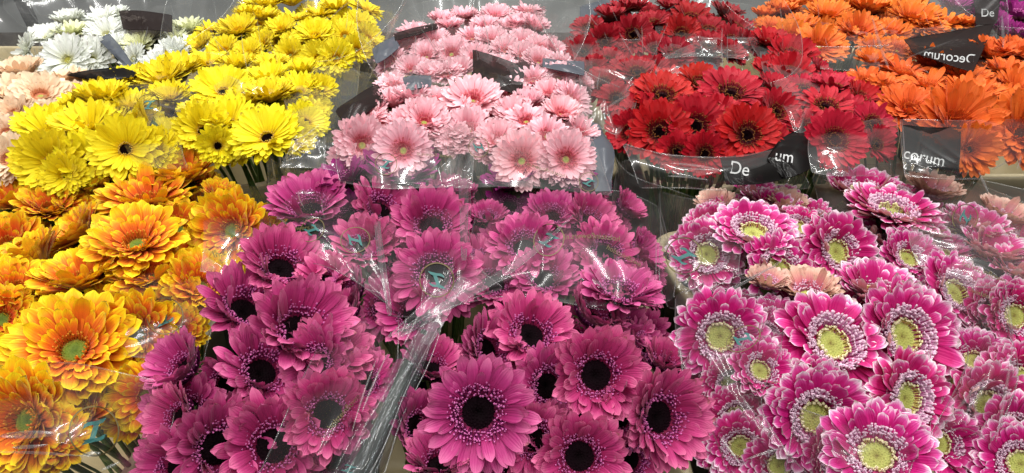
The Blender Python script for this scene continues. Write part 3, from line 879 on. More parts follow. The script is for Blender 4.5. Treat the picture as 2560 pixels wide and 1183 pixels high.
bunch('red bunch behind lettered band', 'rd', .60, [
    (1647, 333, 78, 0, .1, L(.03, s=1)), (1738, 318, 76, .02, .1, L(.045, s=1)), (1866, 340, 78, 0, .14, L(.04, s=1)), (1655, 246, 76, 0, .5, L(.02, s=1)), (1826, 239, 80, 0, .46, L(.03, s=1)), (1746, 212, 56, 0, .52, L(.01, s=2)),
    (1936, 285, 62, .28, .3, L(.02, s=2)), (1938, 235, 58, .25, .6, L(.01, s=2)), (1673, 198, 50, 0, .85), (1578, 335, 58, -.35, .1, L(-.01)), (1760, 385, 56, 0, -.15, L(-.01)), (1800, 290, 56, 0, .4, L(-.01)), (1600, 280, 50, -.3, .4, L(-.01)),
    (1930, 360, 52, .3, .0, L(-.01)), (1690, 380, 50, 0, -.1, L(-.01))])
bunch('crimson bunch', 'cr', .60, [
    (2062, 272, 66, 0, .5, L(.02)), (2178, 315, 60, .2, .25, L(.01)), (2083, 353, 76, 0, .15, L(.03)), (2080, 226, 58, 0, .8), (2152, 250, 52, .2, .5), (1975, 147, 64, 0, .5), (1920, 115, 52, 0, .7), (1973, 192, 62, 0, .45),
    (2047, 185, 42, .4, .4), (1925, 182, 48, 0, .55), (2185, 365, 50, .3, .1, L(-.02)), (2010, 230, 54, 0, .6), (2120, 290, 56, .1, .4, L(-.02)), (2020, 320, 52, 0, .3, L(-.02)), (2000, 170, 50, .2, .6, L(-.01))])
bunch('far red bunch', 'dr', .59, [
    (1582, 91, 52, 0, .12, L(.02)), (1511, 108, 46, 0, .12, L(.01)), (1470, 75, 42, -.1, .45), (1702, 90, 50, 0, .32, L(.01)), (1726, 50, 50, 0, .6), (1523, 50, 44, 0, .8), (1584, 28, 42, 0, .88), (1680, 24, 44, 0, .88),
    (1811, 45, 48, .2, .82), (1592, 188, 54, 0, .5, L(.01)), (1507, 215, 50, -.1, .3), (1563, 175, 42, 0, .5), (1828, 107, 46, .1, .42), (1842, 75, 46, .3, .55), (1458, 133, 42, -.2, .3), (1686, 140, 48, 0, .4),
    (1633, 62, 42, 0, .7), (1820, 140, 44, .2, .4), (1550, 33, 40, 0, .85), (1770, 120, 44, 0, .5), (1640, 130, 46, 0, .5), (1770, 80, 44, 0, .6), (1520, 160, 46, 0, .4), (1540, 250, 46, -.1, .3), (1630, 180, 44, 0, .5),
    (1860, 115, 42, .4, .3), (1480, 180, 44, -.3, .3)])
bunch('deep orange bunch', 'ob', .60, [
    (2271, 279, 78, 0, .5, L(.02, s=1)), (2385, 318, 106, -.05, .28, L(.02, s=2)), (2545, 335, 102, -.2, .2, L(.01, s=2)), (2420, 252, 78, 0, .82), (2408, 210, 64, 0, .85), (2318, 222, 68, 0, .8), (2540, 236, 68, 0, .6),
    (2515, 195, 62, 0, .88), (2180, 163, 48, 0, .7), (2257, 190, 62, 0, .8), (2160, 207, 48, 0, .6), (2215, 218, 48, 0, .6), (2530, 266, 62, 0, .6), (2420, 375, 66, 0, -.05, L(-.0)), (2325, 170, 58, 0, .8),
    (2475, 146, 62, 0, .7), (2538, 146, 62, 0, .7), (2480, 260, 62, 0, .7, L(-.01)), (2350, 275, 62, 0, .6, L(-.02)), (2460, 330, 60, 0, .4, L(-.02))])
bunch('far orange bunch', 'og', .59, [
    (2046, 122, 66, 0, .45, L(.02)), (1977, 97, 48, -.05, .42), (2143, 88, 60, 0, .5, L(.01)), (2066, 48, 58, 0, .7), (1953, 40, 48, 0, .8), (2168, 34, 66, 0, .88), (2054, 20, 48, 0, .88), (2277, 56, 66, 0, .62),
    (2318, 72, 48, 0, .6), (2367, 64, 52, 0, .8), (2415, 68, 34, 0, .85), (2225, 88, 48, 0, .6), (2184, 122, 42, 0, .5), (1910, 48, 40, 0, .8), (1970, 18, 44, 0, .88), (2265, 24, 48, 0, .88), (2100, 100, 46, 0, .6, L(-.02)),
    (2000, 70, 46, 0, .7, L(-.01)), (2240, 130, 48, 0, .5, L(-.01)), (2120, 25, 46, 0, .88), (1930, 75, 44, 0, .6)])
bunch('far purple bunch', 'pu', .58, [
    (2380, 24, 52, 0, .7), (2545, 48, 56, 0, .7), (2510, 88, 44, 0, .6), (2440, 10, 46, 0, .8), (2500, 15, 46, 0, .8), (2470, 60, 46, 0, .7), (2555, 95, 44, 0, .6)])


# the small far blooms and half hidden ones, as one mass
def build_mass():
    V, LI, LS, LT, MI, UV, RN, mats = [], [], [], [], [], [], [], []
    vb = lb = 0
    cache = {}
    for me, M in STUFF['m']:
        if me.name not in cache:
            nv, nl, npl = len(me.vertices), len(me.loops), len(me.polygons)
            co = np.empty(nv * 3); me.vertices.foreach_get('co', co)
            li = np.empty(nl, dtype=np.int32); me.loops.foreach_get('vertex_index', li)
            ls = np.empty(npl, dtype=np.int32); me.polygons.foreach_get('loop_start', ls)
            mi = np.empty(npl, dtype=np.int32); me.polygons.foreach_get('material_index', mi)
            uv = np.empty(nl * 2); me.uv_layers['petal'].data.foreach_get('uv', uv)
            rn = np.empty(nl * 2); me.uv_layers['rnd'].data.foreach_get('uv', rn)
            ids = []
            for m in me.materials:
                if m not in mats:
                    mats.append(m)
                ids.append(mats.index(m))
            cache[me.name] = (co.reshape(-1, 3), li, ls, np.array(ids, dtype=np.int32)[mi], uv, rn)
        co, li, ls, mi, uv, rn = cache[me.name]
        A = np.array(M)
        V.append(co @ A[:3, :3].T + A[:3, 3])
        LI.append(li + vb); LS.append(ls + lb); MI.append(mi); UV.append(uv); RN.append(rn)
        vb += len(co); lb += len(li)
    V, LI, LS, MI, UV, RN = [np.concatenate(q) for q in (V, LI, LS, MI, UV, RN)]
    me = bpy.data.meshes.new('far_gerberas')
    me.vertices.add(len(V)); me.vertices.foreach_set('co', V.ravel())
    me.loops.add(len(LI)); me.loops.foreach_set('vertex_index', LI)
    me.polygons.add(len(LS)); me.polygons.foreach_set('loop_start', LS)
    for m in mats:
        me.materials.append(m)
    me.polygons.foreach_set('material_index', MI)
    me.polygons.foreach_set('use_smooth', np.ones(len(LS), dtype=bool))
    me.update(calc_edges=True)
    me.uv_layers.new(name='petal').data.foreach_set('uv', UV)
    me.uv_layers.new(name='rnd').data.foreach_set('uv', RN)
    me.validate()
    o = link('far_gerberas', me)
    tag(o, 'small far and half hidden gerberas filling the gaps between the bunches', 'flowers', None, 'stuff')


build_mass()


def stem_mass():
    rng = random.Random(12)
    m = MB()
    for ph, b in BUNCH.items():
        for k in range(34):
            P = rng.choice(b['pts'])
            top = P.lerp(b['C'], rng.uniform(.1, .5)) + Vector((rng.uniform(-.02, .02), rng.uniform(-.02, .02), -rng.uniform(.05, .09)))
            ft = b['foot'] + Vector((rng.uniform(-.05, .05), rng.uniform(-.05, .05), 0))
            mid = top.lerp(ft, .5) + Vector((rng.uniform(-.012, .012), rng.uniform(-.012, .012), 0))
            pp, uu = tube_pts([top, top.lerp(mid, .5), mid, mid.lerp(ft, .5), ft], .0032, 6)
            m.grid(pp, 5, 6, uu, wrap=True)
    o = link('flower_stems', m.mesh('flower_stems', [STEM]))
    tag(o, 'crowded dark green stems standing in the buckets under the blooms', 'stems', None, 'stuff')


stem_mass()
print('FLOWERS', sum(1 for o in bpy.data.objects if o.name.startswith('gerbera_flower')), len(STUFF['m']) // 3)


# ------------------------------------------------------------------ cellophane sleeves
def catmull(ps, t):
    n = len(ps) - 1
    x = min(max(t, 0), 1) * n
    i = min(int(x), n - 1)
    f = x - i
    p0, p1, p2, p3 = ps[max(i - 1, 0)], ps[i], ps[i + 1], ps[min(i + 2, n)]
    return 0.5 * ((2 * p1) + (p2 - p0) * f + (2 * p0 - 5 * p1 + 4 * p2 - p3) * f * f + (3 * p1 - p0 - 3 * p2 + p3) * f ** 3)


def crumple_grid(P, nu, nv, wm, hm, seed, folds=9, amp=.004, lowamp=.006, dirs=None, freq=9.0):
    """push a grid of points along its normals: broad swells and sharp straight folds"""
    rng = np.random.default_rng(seed)
    A = np.array([tuple(p) for p in P]).reshape(nu, nv, 3)
    du = np.gradient(A, axis=0)
    dv = np.gradient(A, axis=1)
    nr = np.cross(du, dv)
    nr /= np.maximum(np.linalg.norm(nr, axis=2, keepdims=True), 1e-9)
    x = np.linspace(0, wm, nv)[None, :].repeat(nu, 0)
    y = np.linspace(0, hm, nu)[:, None].repeat(nv, 1)
    h = np.zeros((nu, nv))
    for k in range(7):                                  # broad swells
        an = rng.uniform(0, 2 * pi)
        fr = freq * rng.uniform(.5, 2.6) * 2.2
        h += lowamp * .55 / (1 + .5 * k) * np.sin((x * cos(an) + y * sin(an)) * fr + rng.uniform(0, 6.3))
    for k in range(int(folds * 1.6)):                   # straight creases, some long, some short
        cx, cy = rng.uniform(0, wm), rng.uniform(0, hm)
        an = rng.uniform(0, pi) if dirs is None else dirs + rng.normal(0, .3)
        w = rng.uniform(.003, .009) * (2.2 if rng.random() < .25 else 1)
        ln = rng.uniform(.04, .26)
        am = amp * rng.uniform(.08, .34) * (w / .0045) * (1 if rng.random() < .7 else -1)
        dd = -(x - cx) * sin(an) + (y - cy) * cos(an)
        al = ((x - cx) * cos(an) + (y - cy) * sin(an)) / ln
        dd = dd + .006 * np.sin(al * 3 + k)
        h += am * np.clip(1 - al * al, 0, 1) * np.exp(-np.abs(dd / w) ** 1.4)
        # the sheet also breaks into two planes along the crease
        h += am * .5 * np.clip(1 - al * al, 0, 1) * np.exp(-np.abs(dd) / .03)
    G = (A + nr * h[:, :, None]).reshape(-1, 3)
    return [Vector(p) for p in G]


def edge_tubes(mb, G, nu, nv, rad, mi, sides='tblr'):  # tubes added along the film edges to give them a glint
    for s in sides:
        if s == 't':
            path = [G[j] for j in range(nv)]
        elif s == 'b':
            path = [G[(nu - 1) * nv + j] for j in range(nv)]
        elif s == 'l':
            path = [G[i * nv] for i in range(nu)]
        else:
            path = [G[i * nv + nv - 1] for i in range(nu)]
        n = len(path)
        path = [sum(path[max(0, k - 7):k + 8], Vector()) / len(path[max(0, k - 7):k + 8]) for k in range(n)]
        path = path[::3] + ([path[-1]] if (n - 1) % 3 else [])
        pp, uu = tube_pts(path, rad, 6)
        mb.grid(pp, len(path), 6, uu, mi=mi, wrap=True)


def sleeve_root(label, base, group='clear cellophane flower sleeves'):
    r = bpy.data.objects.new('flower_sleeve', None)
    COL.objects.link(r)
    r.location = base
    tag(r, label, 'flower sleeve', group)
    return r


SHEETS = {}


def sheet(root, ctrl, z=None, Y=None, mat=None, name='film_sheet', seed=1, folds=9, amp=.004, low=.003, dirs=None, edges='tblr', edge_r=.0007, step=.0026, freq=9.0, key=None):
    """ctrl: rows (top to bottom) of (px, py, lift) where lift (m) brings the point off the plane z (or Y) towards the camera"""
    rows = []
    for r in ctrl:
        row = []
        for c in r:
            px, py = c[:2]
            lf = c[2] if len(c) > 2 else 0
            d = dep_z(px, py, z) if z is not None else (Y / ray(px, py).y)
            row.append(at(px, py, d - lf))
        rows.append(row)
    hm = sum((rows[i + 1][0] - rows[i][0]).length + (rows[i + 1][-1] - rows[i][-1]).length for i in range(len(rows) - 1)) / 2
    wm = sum((rows[0][j + 1] - rows[0][j]).length + (rows[-1][j + 1] - rows[-1][j]).length for j in range(len(rows[0]) - 1)) / 2
    nu = max(6, min(130, int(hm / step)))
    nv = max(6, min(170, int(wm / step)))
    P = []
    for i in range(nu):
        t = i / (nu - 1)
        colm = [catmull([rows[k][j] for k in range(len(rows))], t) for j in range(len(rows[0]))]
        for j in range(nv):
            P.append(catmull(colm, j / (nv - 1)))
    G = crumple_grid(P, nu, nv, wm, hm, seed, folds, amp, low, dirs, freq)
    base = root.location
    m = MB()
    m.grid([p - base for p in G], nu, nv, [(i / nu, j / nv) for i in range(nu) for j in range(nv)])
    edge_tubes(m, [p - base for p in G], nu, nv, edge_r, 1, edges)
    o = link(name, m.mesh(name, [mat or FILM, FILM_EDGE if (mat in (None, FILM, FILM_HAZY)) else (FILM_HEM if mat in (FILM_SOFT, FILM_ROLL) else mat)]), root)
    quads = [(i * nv + j, i * nv + j + 1, (i + 1) * nv + j + 1, (i + 1) * nv + j) for i in range(nu - 1) for j in range(nv - 1)]
    bv = BVHTree.FromPolygons([tuple(p) for p in G], quads)
    o_info = (bv, base, o)
    if key:
        SHEETS[key] = o_info
    return o_info


def cone_sleeve(label, B, front=-.02, back=.10, spread=1.0, seed=1, folds=16, open_front=0.0):
    """a flaring clear sleeve round one bunch: narrow at the stems, wide at the blooms, highest at the back"""
    Cc, ft = B['C'], B['foot']
    rx = max(.05, (max(p.x for p in B['pts']) - min(p.x for p in B['pts'])) / 2 + B['R'] * .9) * spread
    ry = max(.05, (max(p.y for p in B['pts']) - min(p.y for p in B['pts'])) / 2 + B['R'] * .7) * spread
    root = sleeve_root(label, ft)
    rng = random.Random(seed)
    nu, nv = 90, 260
    P = []
    ph = rng.uniform(0, 6)
    for i in range(nu):
        t = i / (nu - 1)
        for j in range(nv):
            a = 2 * pi * j / (nv - 1) - pi / 2
            bk = .5 + .5 * sin(a)
            top = Cc.z + front + (back - front) * bk ** 1.5 + .012 * sin(3 * a + ph)
            zz = ft.z + .05 + (top - ft.z - .05) * t
            q = min(1.15, (zz - ft.z) / (Cc.z - ft.z))
            fl = .22 + .78 * q ** 1.6
            sq = 1 / max(abs(cos(a)), abs(sin(a))) ** .35
            P.append(Vector((ft.x + (Cc.x - ft.x) * q + rx * fl * cos(a) * sq, ft.y + (Cc.y - ft.y) * q + ry * fl * sin(a) * sq, zz)))
    G = crumple_grid(P, nu, nv, 2 * pi * (rx + ry) / 2, Cc.z - ft.z, seed, folds, .006, .004, pi / 2)
    m = MB()
    m.grid([p - ft for p in G], nu, nv, [(i / nu, j / nv) for i in range(nu) for j in range(nv)])
    edge_tubes(m, [p - ft for p in G], nu, nv, .0008, 1, 'b')
    link('film_cone', m.mesh('film_cone', [FILM, FILM_EDGE]), root)
    return root


# lettering and marks printed on the film -------------------------------------------------
def font_outline(txt, size=1.0):
    cu = bpy.data.curves.new('lettering', 'FONT')
    cu.body = txt
    cu.align_x = 'CENTER'
    cu.align_y = 'CENTER'
    cu.size = size
    cu.offset = 0.0
    o = bpy.data.objects.new('tmp', cu)
    COL.objects.link(o)
    dg = bpy.context.evaluated_depsgraph_get()
    me = bpy.data.meshes.new_from_object(o.evaluated_get(dg))
    v = [(p.co.x, p.co.y) for p in me.vertices]
    f = [tuple(p.vertices) for p in me.polygons]
    bpy.data.objects.remove(o)
    bpy.data.curves.remove(cu)
    bpy.data.meshes.remove(me)
    return v, f


def h_mark():
    """the slanted H with swept wing-like bars, within a unit circle"""
    bar = [(-.62, -.10), (-.50, .10), (-.30, .18), (.0, .16), (.62, .20), (.42, .02), (.2, -.04), (-.2, .0), (-.42, -.02)]
    v, f = [], []
    for oy, fx in ((.30, 1), (-.34, -1)):
        b = len(v)
        pts = [(x * fx * 1 + (.1 if fx > 0 else -.1), oy + y * fx) for x, y in bar]
        v += pts
        # fan triangulation through the middle of the bar
        cxy = (sum(p[0] for p in pts) / len(pts), sum(p[1] for p in pts) / len(pts))
        v.append(cxy)
        n = len(pts)
        for k in range(n):
            f.append((b + k, b + (k + 1) % n, b + n))
    b = len(v)
    v += [(-.30, -.34), (-.02, -.34), (.34, .32), (.06, .32)]
    f.append((b, b + 1, b + 2, b + 3))
    return v, f


def ring_shape(r=1.0, w=.07, n=48):
    v, f = [], []
    for k in range(n):
        a = 2 * pi * k / n
        v += [(cos(a) * r, sin(a) * r), (cos(a) * (r - w), sin(a) * (r - w))]
    for k in range(n):
        a, b = 2 * k, 2 * ((k + 1) % n)
        f.append((a, b, b + 1, a + 1))
    return v, f


def print_on(info, shape, px, py, sx, sy, rot, mat, name, arc=0.0, gap=.0015):
    """lay a flat shape onto a film sheet: shape units scaled by sx, sy photo pixels, turned by rot degrees"""
    bv, base, o = info
    v, f = shape
    cr, sr = cos(radians(rot)), sin(radians(rot))
    hit = bv.ray_cast(CAM, ray(px, py).normalized())
    d0 = None
    if hit[0] is not None:
        d0 = (hit[0] - CAM).dot(FWD)
    else:
        near = bv.find_nearest(at(px, py, 1.0))
        d0 = (near[0] - CAM).dot(FWD)
    pts = []
    for (x, y) in v:
        if arc:
            an = x * arc
            x, y = sin(an) / arc, y + (cos(an) - 1) / arc
        X, Y_ = x * sx, y * sy
        qx, qy = px + X * cr - Y_ * sr, py - (X * sr + Y_ * cr)
        h = bv.ray_cast(CAM, ray(qx, qy).normalized())
        d = (h[0] - CAM).dot(FWD) if h[0] is not None else d0
        if abs(d - d0) > .03:
            d = d0
        pts.append(at(qx, qy, d - gap) - base)
    m = MB()
    m.v = pts
    m.f = [tuple(q) for q in f]
    ob = link(name, m.mesh(name, [mat], False), o)
    return ob


HM = h_mark()
RING = ring_shape()


def logo(key, px, py, r, rot=0, sq=1.0, mir=1):
    i = SHEETS[key]
    lg = print_on(i, RING, px, py, r * sq, r, rot, INK_RING, 'printed_ring')
    print_on(i, HM, px, py, r * .82 * sq * mir, r * .82, rot, INK_TEAL, 'printed_mark', gap=.002)


WEB = font_outline('holsteinflowers.nl', 1.0)
WEB_A = font_outline('holsteinflowe', 1.0)


def web(key, px, py, s, rot=0, mir=1, arc=0.0, short=False):
    print_on(SHEETS[key], WEB_A if short else WEB, px, py, s * mir, s, rot, INK_RING, 'printed_lettering', arc=arc)


# --- sleeves of the front row
B = BUNCH
r1 = sleeve_root('clear sleeve over the front orange and yellow gerberas, with large ringed mark', B['front orange and yellow bunch']['foot'])
sheet(r1, [[(-40, 900, .05), (170, 905, .055), (300, 940, .05), (430, 970, .02)], [(-40, 1010, .105), (150, 1010, .11), (300, 1030, .08), (420, 1050, .02)],
           [(-40, 1100, .10), (140, 1105, .11), (290, 1120, .07), (400, 1130, .0)], [(-40, 1200, .06), (120, 1210, .05), (260, 1215, .01), (360, 1215, -.03)]], z=.55, seed=3, folds=6, amp=.003, dirs=0.0, key='oy_front')
sheet(r1, [[(300, 690, .02), (430, 680, .03), (560, 700, 0)], [(300, 800, .06), (430, 790, .06), (520, 800, .03)], [(310, 890, .05), (420, 900, .03), (480, 900, .0)]], z=.55, seed=5, folds=4, amp=.002, low=.0012, mat=FILM_SOFT, key='oy_mid', edges='b')
logo('oy_front', 235, 1078, 64, 12)
logo('oy_mid', 412, 790, 47, 20)
r2 = sleeve_root('clear sleeve with curved lettering over the rear orange and yellow gerberas', B['rear orange and yellow bunch']['foot'])
sheet(r2, [[(500, 460, .0), (600, 470, .0), (700, 480, -.02)], [(510, 580, .075), (600, 580, .075), (690, 590, .05)], [(500, 680, .05), (590, 690, .04), (660, 690, 0)]], z=.55, seed=6, folds=5, key='oy_right', edges='r')
web('oy_right', 610, 612, 23, 24, mir=-1, arc=-.05)

r3 = sleeve_root('clear sleeve with two ringed marks over the rear left magenta gerberas', B['rear left magenta bunch']['foot'])
sheet(r3, [[(672, 395, .0), (760, 430, .03), (860, 450, .03), (950, 440, .0)], [(672, 500, .03), (760, 520, .07), (880, 530, .07), (950, 560, .05)],
           [(680, 590, .03), (780, 590, .075), (880, 610, .07), (955, 660, .05)], [(700, 660, .01), (790, 660, .05), (880, 700, .05), (970, 760, .04)]], z=.555, seed=8, folds=9, amp=.003, low=.0016, mat=FILM_SOFT, key='mag_l')
sheet(r3, [[(940, 560, .05), (1040, 470, .03), (1145, 270, .0), (1172, 290, .0)], [(950, 640, .06), (1050, 600, .075), (1148, 500, .06), (1176, 500, .04)], [(960, 720, .06), (1060, 700, .085), (1150, 640, .085), (1180, 640, .06)], [(975, 790, .03), (1060, 790, .06), (1140, 760, .06), (1260, 720, .03)]],
      z=.555, seed=9, folds=9, amp=.003, low=.0016, mat=FILM_SOFT, key='mag_c')
logo('mag_l', 780, 575, 34, -50, .8)
logo('mag_l', 888, 600, 38, -80, .85)
logo('mag_c', 1092, 700, 44, -10, 1.0, -1)
web('mag_l', 730, 572, 17, 4)
r4 = sleeve_root('clear sleeve with mirrored lettering and long folded hem over the rear right magenta gerberas', B['rear right magenta bunch']['foot'])
sheet(r4, [[(1180, 460, .0), (1290, 455, .02), (1420, 470, .03), (1560, 480, .02), (1650, 520, -.02)], [(1185, 560, .04), (1290, 560, .07), (1400, 570, .075), (1540, 590, .07), (1670, 600, .0)],
           [(1120, 690, .04), (1250, 680, .06), (1380, 670, .06), (1560, 690, .07), (1690, 670, .02)], [(960, 850, .0), (1120, 770, .03), (1300, 740, .02), (1540, 780, .03), (1680, 750, .0)]], z=.555, seed=10, folds=10, amp=.002, low=.0012, mat=FILM_SOFT, key='mag_r')
sheet(r4, [[(1424, 546, .085), (1440, 530, .085)], [(1306, 640, .08), (1326, 646, .08)], [(1128, 745, .07), (1146, 762, .07)], [(985, 832, .04), (994, 846, .04)]], z=.555, seed=11, folds=4, amp=.002, low=.001, mat=FILM_HEM, name='folded_hem')
sheet(r3, [[(1146, 280, .0), (1172, 286, .0)], [(1146, 400, .045), (1170, 400, .045)], [(1150, 520, .08), (1170, 520, .08)], [(1154, 650, .09), (1166, 650, .09)]], z=.555, seed=111, folds=4, amp=.002, low=.001, mat=FILM_HEM, name='folded_hem')
sheet(r3, [[(936, 555, .06), (948, 553, .06)], [(944, 640, .07), (960, 640, .07)], [(958, 720, .07), (972, 720, .07)], [(970, 790, .04), (980, 788, .04)]], z=.555, seed=112, folds=3, amp=.002, low=.001, mat=FILM_HEM, name='folded_hem')
sheet(r3, [[(1150, 690, .095), (1166, 694, .095)], [(1100, 780, .09), (1122, 786, .09)], [(1050, 860, .08), (1076, 866, .08)]], z=.555, seed=113, folds=3, amp=.002, low=.001, mat=FILM_HEM, name='folded_hem')
logo('mag_r', 1372, 600, 42, -30, .9)
web('mag_r', 1480, 590, 20, -2, mir=-1, arc=.05)
web('mag_r', 1560, 640, 18, -28, short=True)
r4b = sleeve_root('empty clear sleeve with small ringed mark between magenta and white tipped gerberas', on_z(1590, 560, .3))
sheet(r4b, [[(1545, 410, -.05), (1600, 400, -.04), (1660, 440, -.06)], [(1530, 520, .02), (1590, 520, .04), (1650, 530, .0)], [(1560, 600, .03), (1610, 600, .04), (1660, 600, .01)], [(1580, 660, .0), (1620, 680, .01), (1660, 660, .0)]], z=.53, seed=12, folds=9, amp=.005, key='gap')
logo('gap', 1588, 523, 24, -50, .9)

# rolled sleeve standing between the two front magenta bunches
r5 = sleeve_root('rolled clear sleeve with dark stems between the front magenta bunches', on_z(930, 1120, .2))
for kk, (w0, w1, lift, sd) in enumerate(((26, 62, .06, 14), (14, 40, .07, 15))):
    pts = []
    nu, nv = 70, 26
    P = []
    for i in range(nu):
        t = i / (nu - 1)
        cx, cy = 1085 + (870 - 1085) * t, 790 + (1215 - 790) * t
        w = (w0 + (w1 - w0) * t) * (1 + .12 * sin(t * 9 + kk))
        d = dep_z(cx, cy, .55) - lift + .02 * t
        c0 = at(cx, cy, d)
        ax = (at(870, 1215, d) - at(1085, 790, d)).normalized()
        sd_ = ax.cross(FWD).normalized()
        up_ = sd_.cross(ax).normalized()
        rr = w * d / F
        for j in range(nv):
            a = 2 * pi * j / (nv - 1) * 1.15
            q = rr * (1 - .10 * j / nv)
            P.append(c0 + sd_ * (cos(a) * q) + up_ * (sin(a) * q * .75))
    G = crumple_grid(P, nu, nv, .12, .25, sd, 7, .0022, .0016, pi / 2)
    m = MB()
    m.grid([p - r5.location for p in G], nu, nv, [(0, 0)] * len(G))
    edge_tubes(m, [p - r5.location for p in G], nu, nv, .0008, 1, 'l')
    o = link('film_roll', m.mesh('film_roll', [FILM_ROLL, FILM_EDGE]), r5)
    if kk == 0:
        quads = [(i * nv + j, i * nv + j + 1, (i + 1) * nv + j + 1, (i + 1) * nv + j) for i in range(nu - 1) for j in range(nv - 1)]
        SHEETS['roll'] = (BVHTree.FromPolygons([tuple(p) for p in G], quads), r5.location, o)
print_on(SHEETS['roll'], HM, 872, 1172, 26, 20, -20, INK_TEAL, 'printed_mark')
rs = random.Random(3)
for k in range(3):
    p0 = on_z(1060 - 10 * k, 830 + 20 * k, .55, .02)
    p1 = on_z(880 + 18 * k, 1200, .52, .03)
    p2 = p1 + (p1 - p0) * .5
    ms = MB()
    pp, uu = tube_pts([p0.lerp(p2, t / 8) + Vector((0, 0, .004 * sin(t * 1.3 + k))) - p2 for t in range(9)], [.004 + .0006 * t for t in range(9)], 7)
    ms.grid(pp, 9, 7, uu, wrap=True)
    o = link('flower_stalk', ms.mesh('flower_stalk', [STALK]))
    o.location = p2
    tag(o, 'dark green stalk inside the rolled sleeve between the front magenta bunches', 'stalk', 'stalks inside the rolled sleeve')
r5b = sleeve_root('loose clear sleeve with slanted lettering over the front left magenta gerberas', B['left magenta bunch']['foot'])
sheet(r5b, [[(800, 860, .03), (900, 800, .05), (960, 830, .04)], [(740, 980, .08), (860, 950, .10), (940, 960, .07)], [(690, 1090, .08), (820, 1090, .11), (900, 1080, .07)], [(640, 1200, .05), (760, 1215, .07), (850, 1200, .04)]], z=.55, seed=16, folds=6, amp=.002, low=.0012, mat=FILM_SOFT, key='mag_fl', edges='l')
web('mag_fl', 860, 1030, 21, 48, short=True)

# white tipped bunches
r6 = sleeve_root('clear sleeve with ringed mark over left edge of rear white tipped gerberas', B['rear left white tipped bunch']['foot'])
sheet(r6, [[(1650, 480, -.02), (1760, 500, .03), (1880, 470, .0)], [(1650, 590, .03), (1740, 590, .07), (1850, 640, .07)], [(1650, 690, .03), (1730, 690, .065), (1860, 690, .06)], [(1670, 770, .0), (1740, 760, .03), (1950, 660, .05)]], z=.55, seed=18, folds=8, amp=.003, low=.0015, mat=FILM_SOFT, key='pw_l')
logo('pw_l', 1710, 640, 47, -38)
r7 = sleeve_root('clear sleeve with narrow ringed mark round the front white tipped gerberas', B['front white tipped bunch']['foot'])
sheet(r7, [[(1690, 740, .02), (1790, 720, .05), (1960, 760, .04)], [(1692, 860, .06), (1800, 850, .09), (1950, 880, .06)], [(1740, 980, .05), (1830, 980, .08), (1900, 1010, .07)], [(1790, 1090, .02), (1880, 1110, .05), (1970, 1130, .06)], [(1830, 1200, -.02), (1930, 1215, .02), (2060, 1215, .04)]], z=.55, seed=19, folds=8, amp=.003, low=.0015, mat=FILM_SOFT, key='pw_f')
logo('pw_f', 1858, 847, 47, -62, .62)
sheet(r7, [[(1990, 1020, .07), (2120, 1060, .09), (2300, 1060, .09)], [(1980, 1110, .07), (2120, 1130, .11), (2300, 1110, .10)], [(1960, 1200, .04), (2100, 1215, .08), (2260, 1210, .08)]], z=.55, seed=20, folds=6, amp=.002, low=.0012, mat=FILM_SOFT)
r8 = sleeve_root('hazy crumpled sleeve with slanted lettering over the right white tipped gerberas', B['rear right white tipped bunch']['foot'])
sheet(r8, [[(2290, 470, .02), (2400, 440, .03), (2600, 480, .02)], [(2270, 560, .05), (2400, 560, .07), (2600, 570, .06)], [(2290, 650, .05), (2420, 650, .075), (2600, 650, .07)], [(2360, 700, .06), (2440, 720, .08), (2600, 720, .07)]], z=.55, seed=21, folds=12, amp=.003, low=.0016, mat=FILM_HAZY, key='pw_rt', dirs=.3)
sheet(r8, [[(2350, 640, .04), (2440, 660, .07), (2500, 700, .06)], [(2380, 800, .05), (2460, 780, .09), (2530, 840, .07)], [(2420, 900, .06), (2480, 920, .10), (2540, 960, .07)], [(2300, 1130, .05), (2400, 1060, .08), (2480, 1110, .05)]], z=.55, seed=22, folds=9, amp=.003, low=.0018, mat=FILM_SOFT, key='pw_rm')
web('pw_rt', 2460, 680, 22, -24, short=True)
web('pw_rm', 2440, 730, 16, -20, mir=-1, short=True)
logo('pw_rt', 2413, 545, 32, 60, 1.1)
sheet(r8, [[(2030, 440, -.03), (2150, 410, -.02), (2330, 420, -.02), (2590, 520, -.02)], [(2040, 480, .01), (2160, 470, .02), (2340, 470, .02), (2590, 560, .02)], [(2050, 540, .04), (2180, 540, .06), (2340, 520, .04), (2590, 620, .05)]], z=.55, seed=23, folds=10, amp=.003, low=.0016)

# row two sleeves
r9 = sleeve_root('clear sleeve with small green mark over the left dark eyed yellow gerberas', B['left dark eyed yellow bunch']['foot'])
sheet(r9, [[(290, 190, -.02), (400, 170, .0), (500, 170, -.02)], [(270, 250, .04), (380, 250, .06), (470, 260, .03)], [(290, 320, .05), (380, 320, .06), (450, 330, .03)], [(330, 400, .05), (400, 420, .06), (470, 420, .02)]], z=.60, seed=25, folds=8, key='yel_l', edges='tr')
logo('yel_l', 372, 262, 27, 0, 1.1)
web('yel_l', 420, 385, 15, 50, short=True)
r10 = sleeve_root('clear crumpled sleeve at right of the dark eyed yellow gerberas', B['right dark eyed yellow bunch']['foot'])
sheet(r10, [[(690, 200, .0), (780, 170, .0), (900, 160, -.08)], [(720, 280, .05), (800, 260, .05), (890, 250, -.02)], [(730, 350, .06), (800, 330, .04), (870, 340, -.02)], [(700, 420, .0), (780, 420, .0), (850, 430, -.02)]], z=.60, seed=26, folds=12, amp=.0035, low=.002, mat=FILM_HAZY)
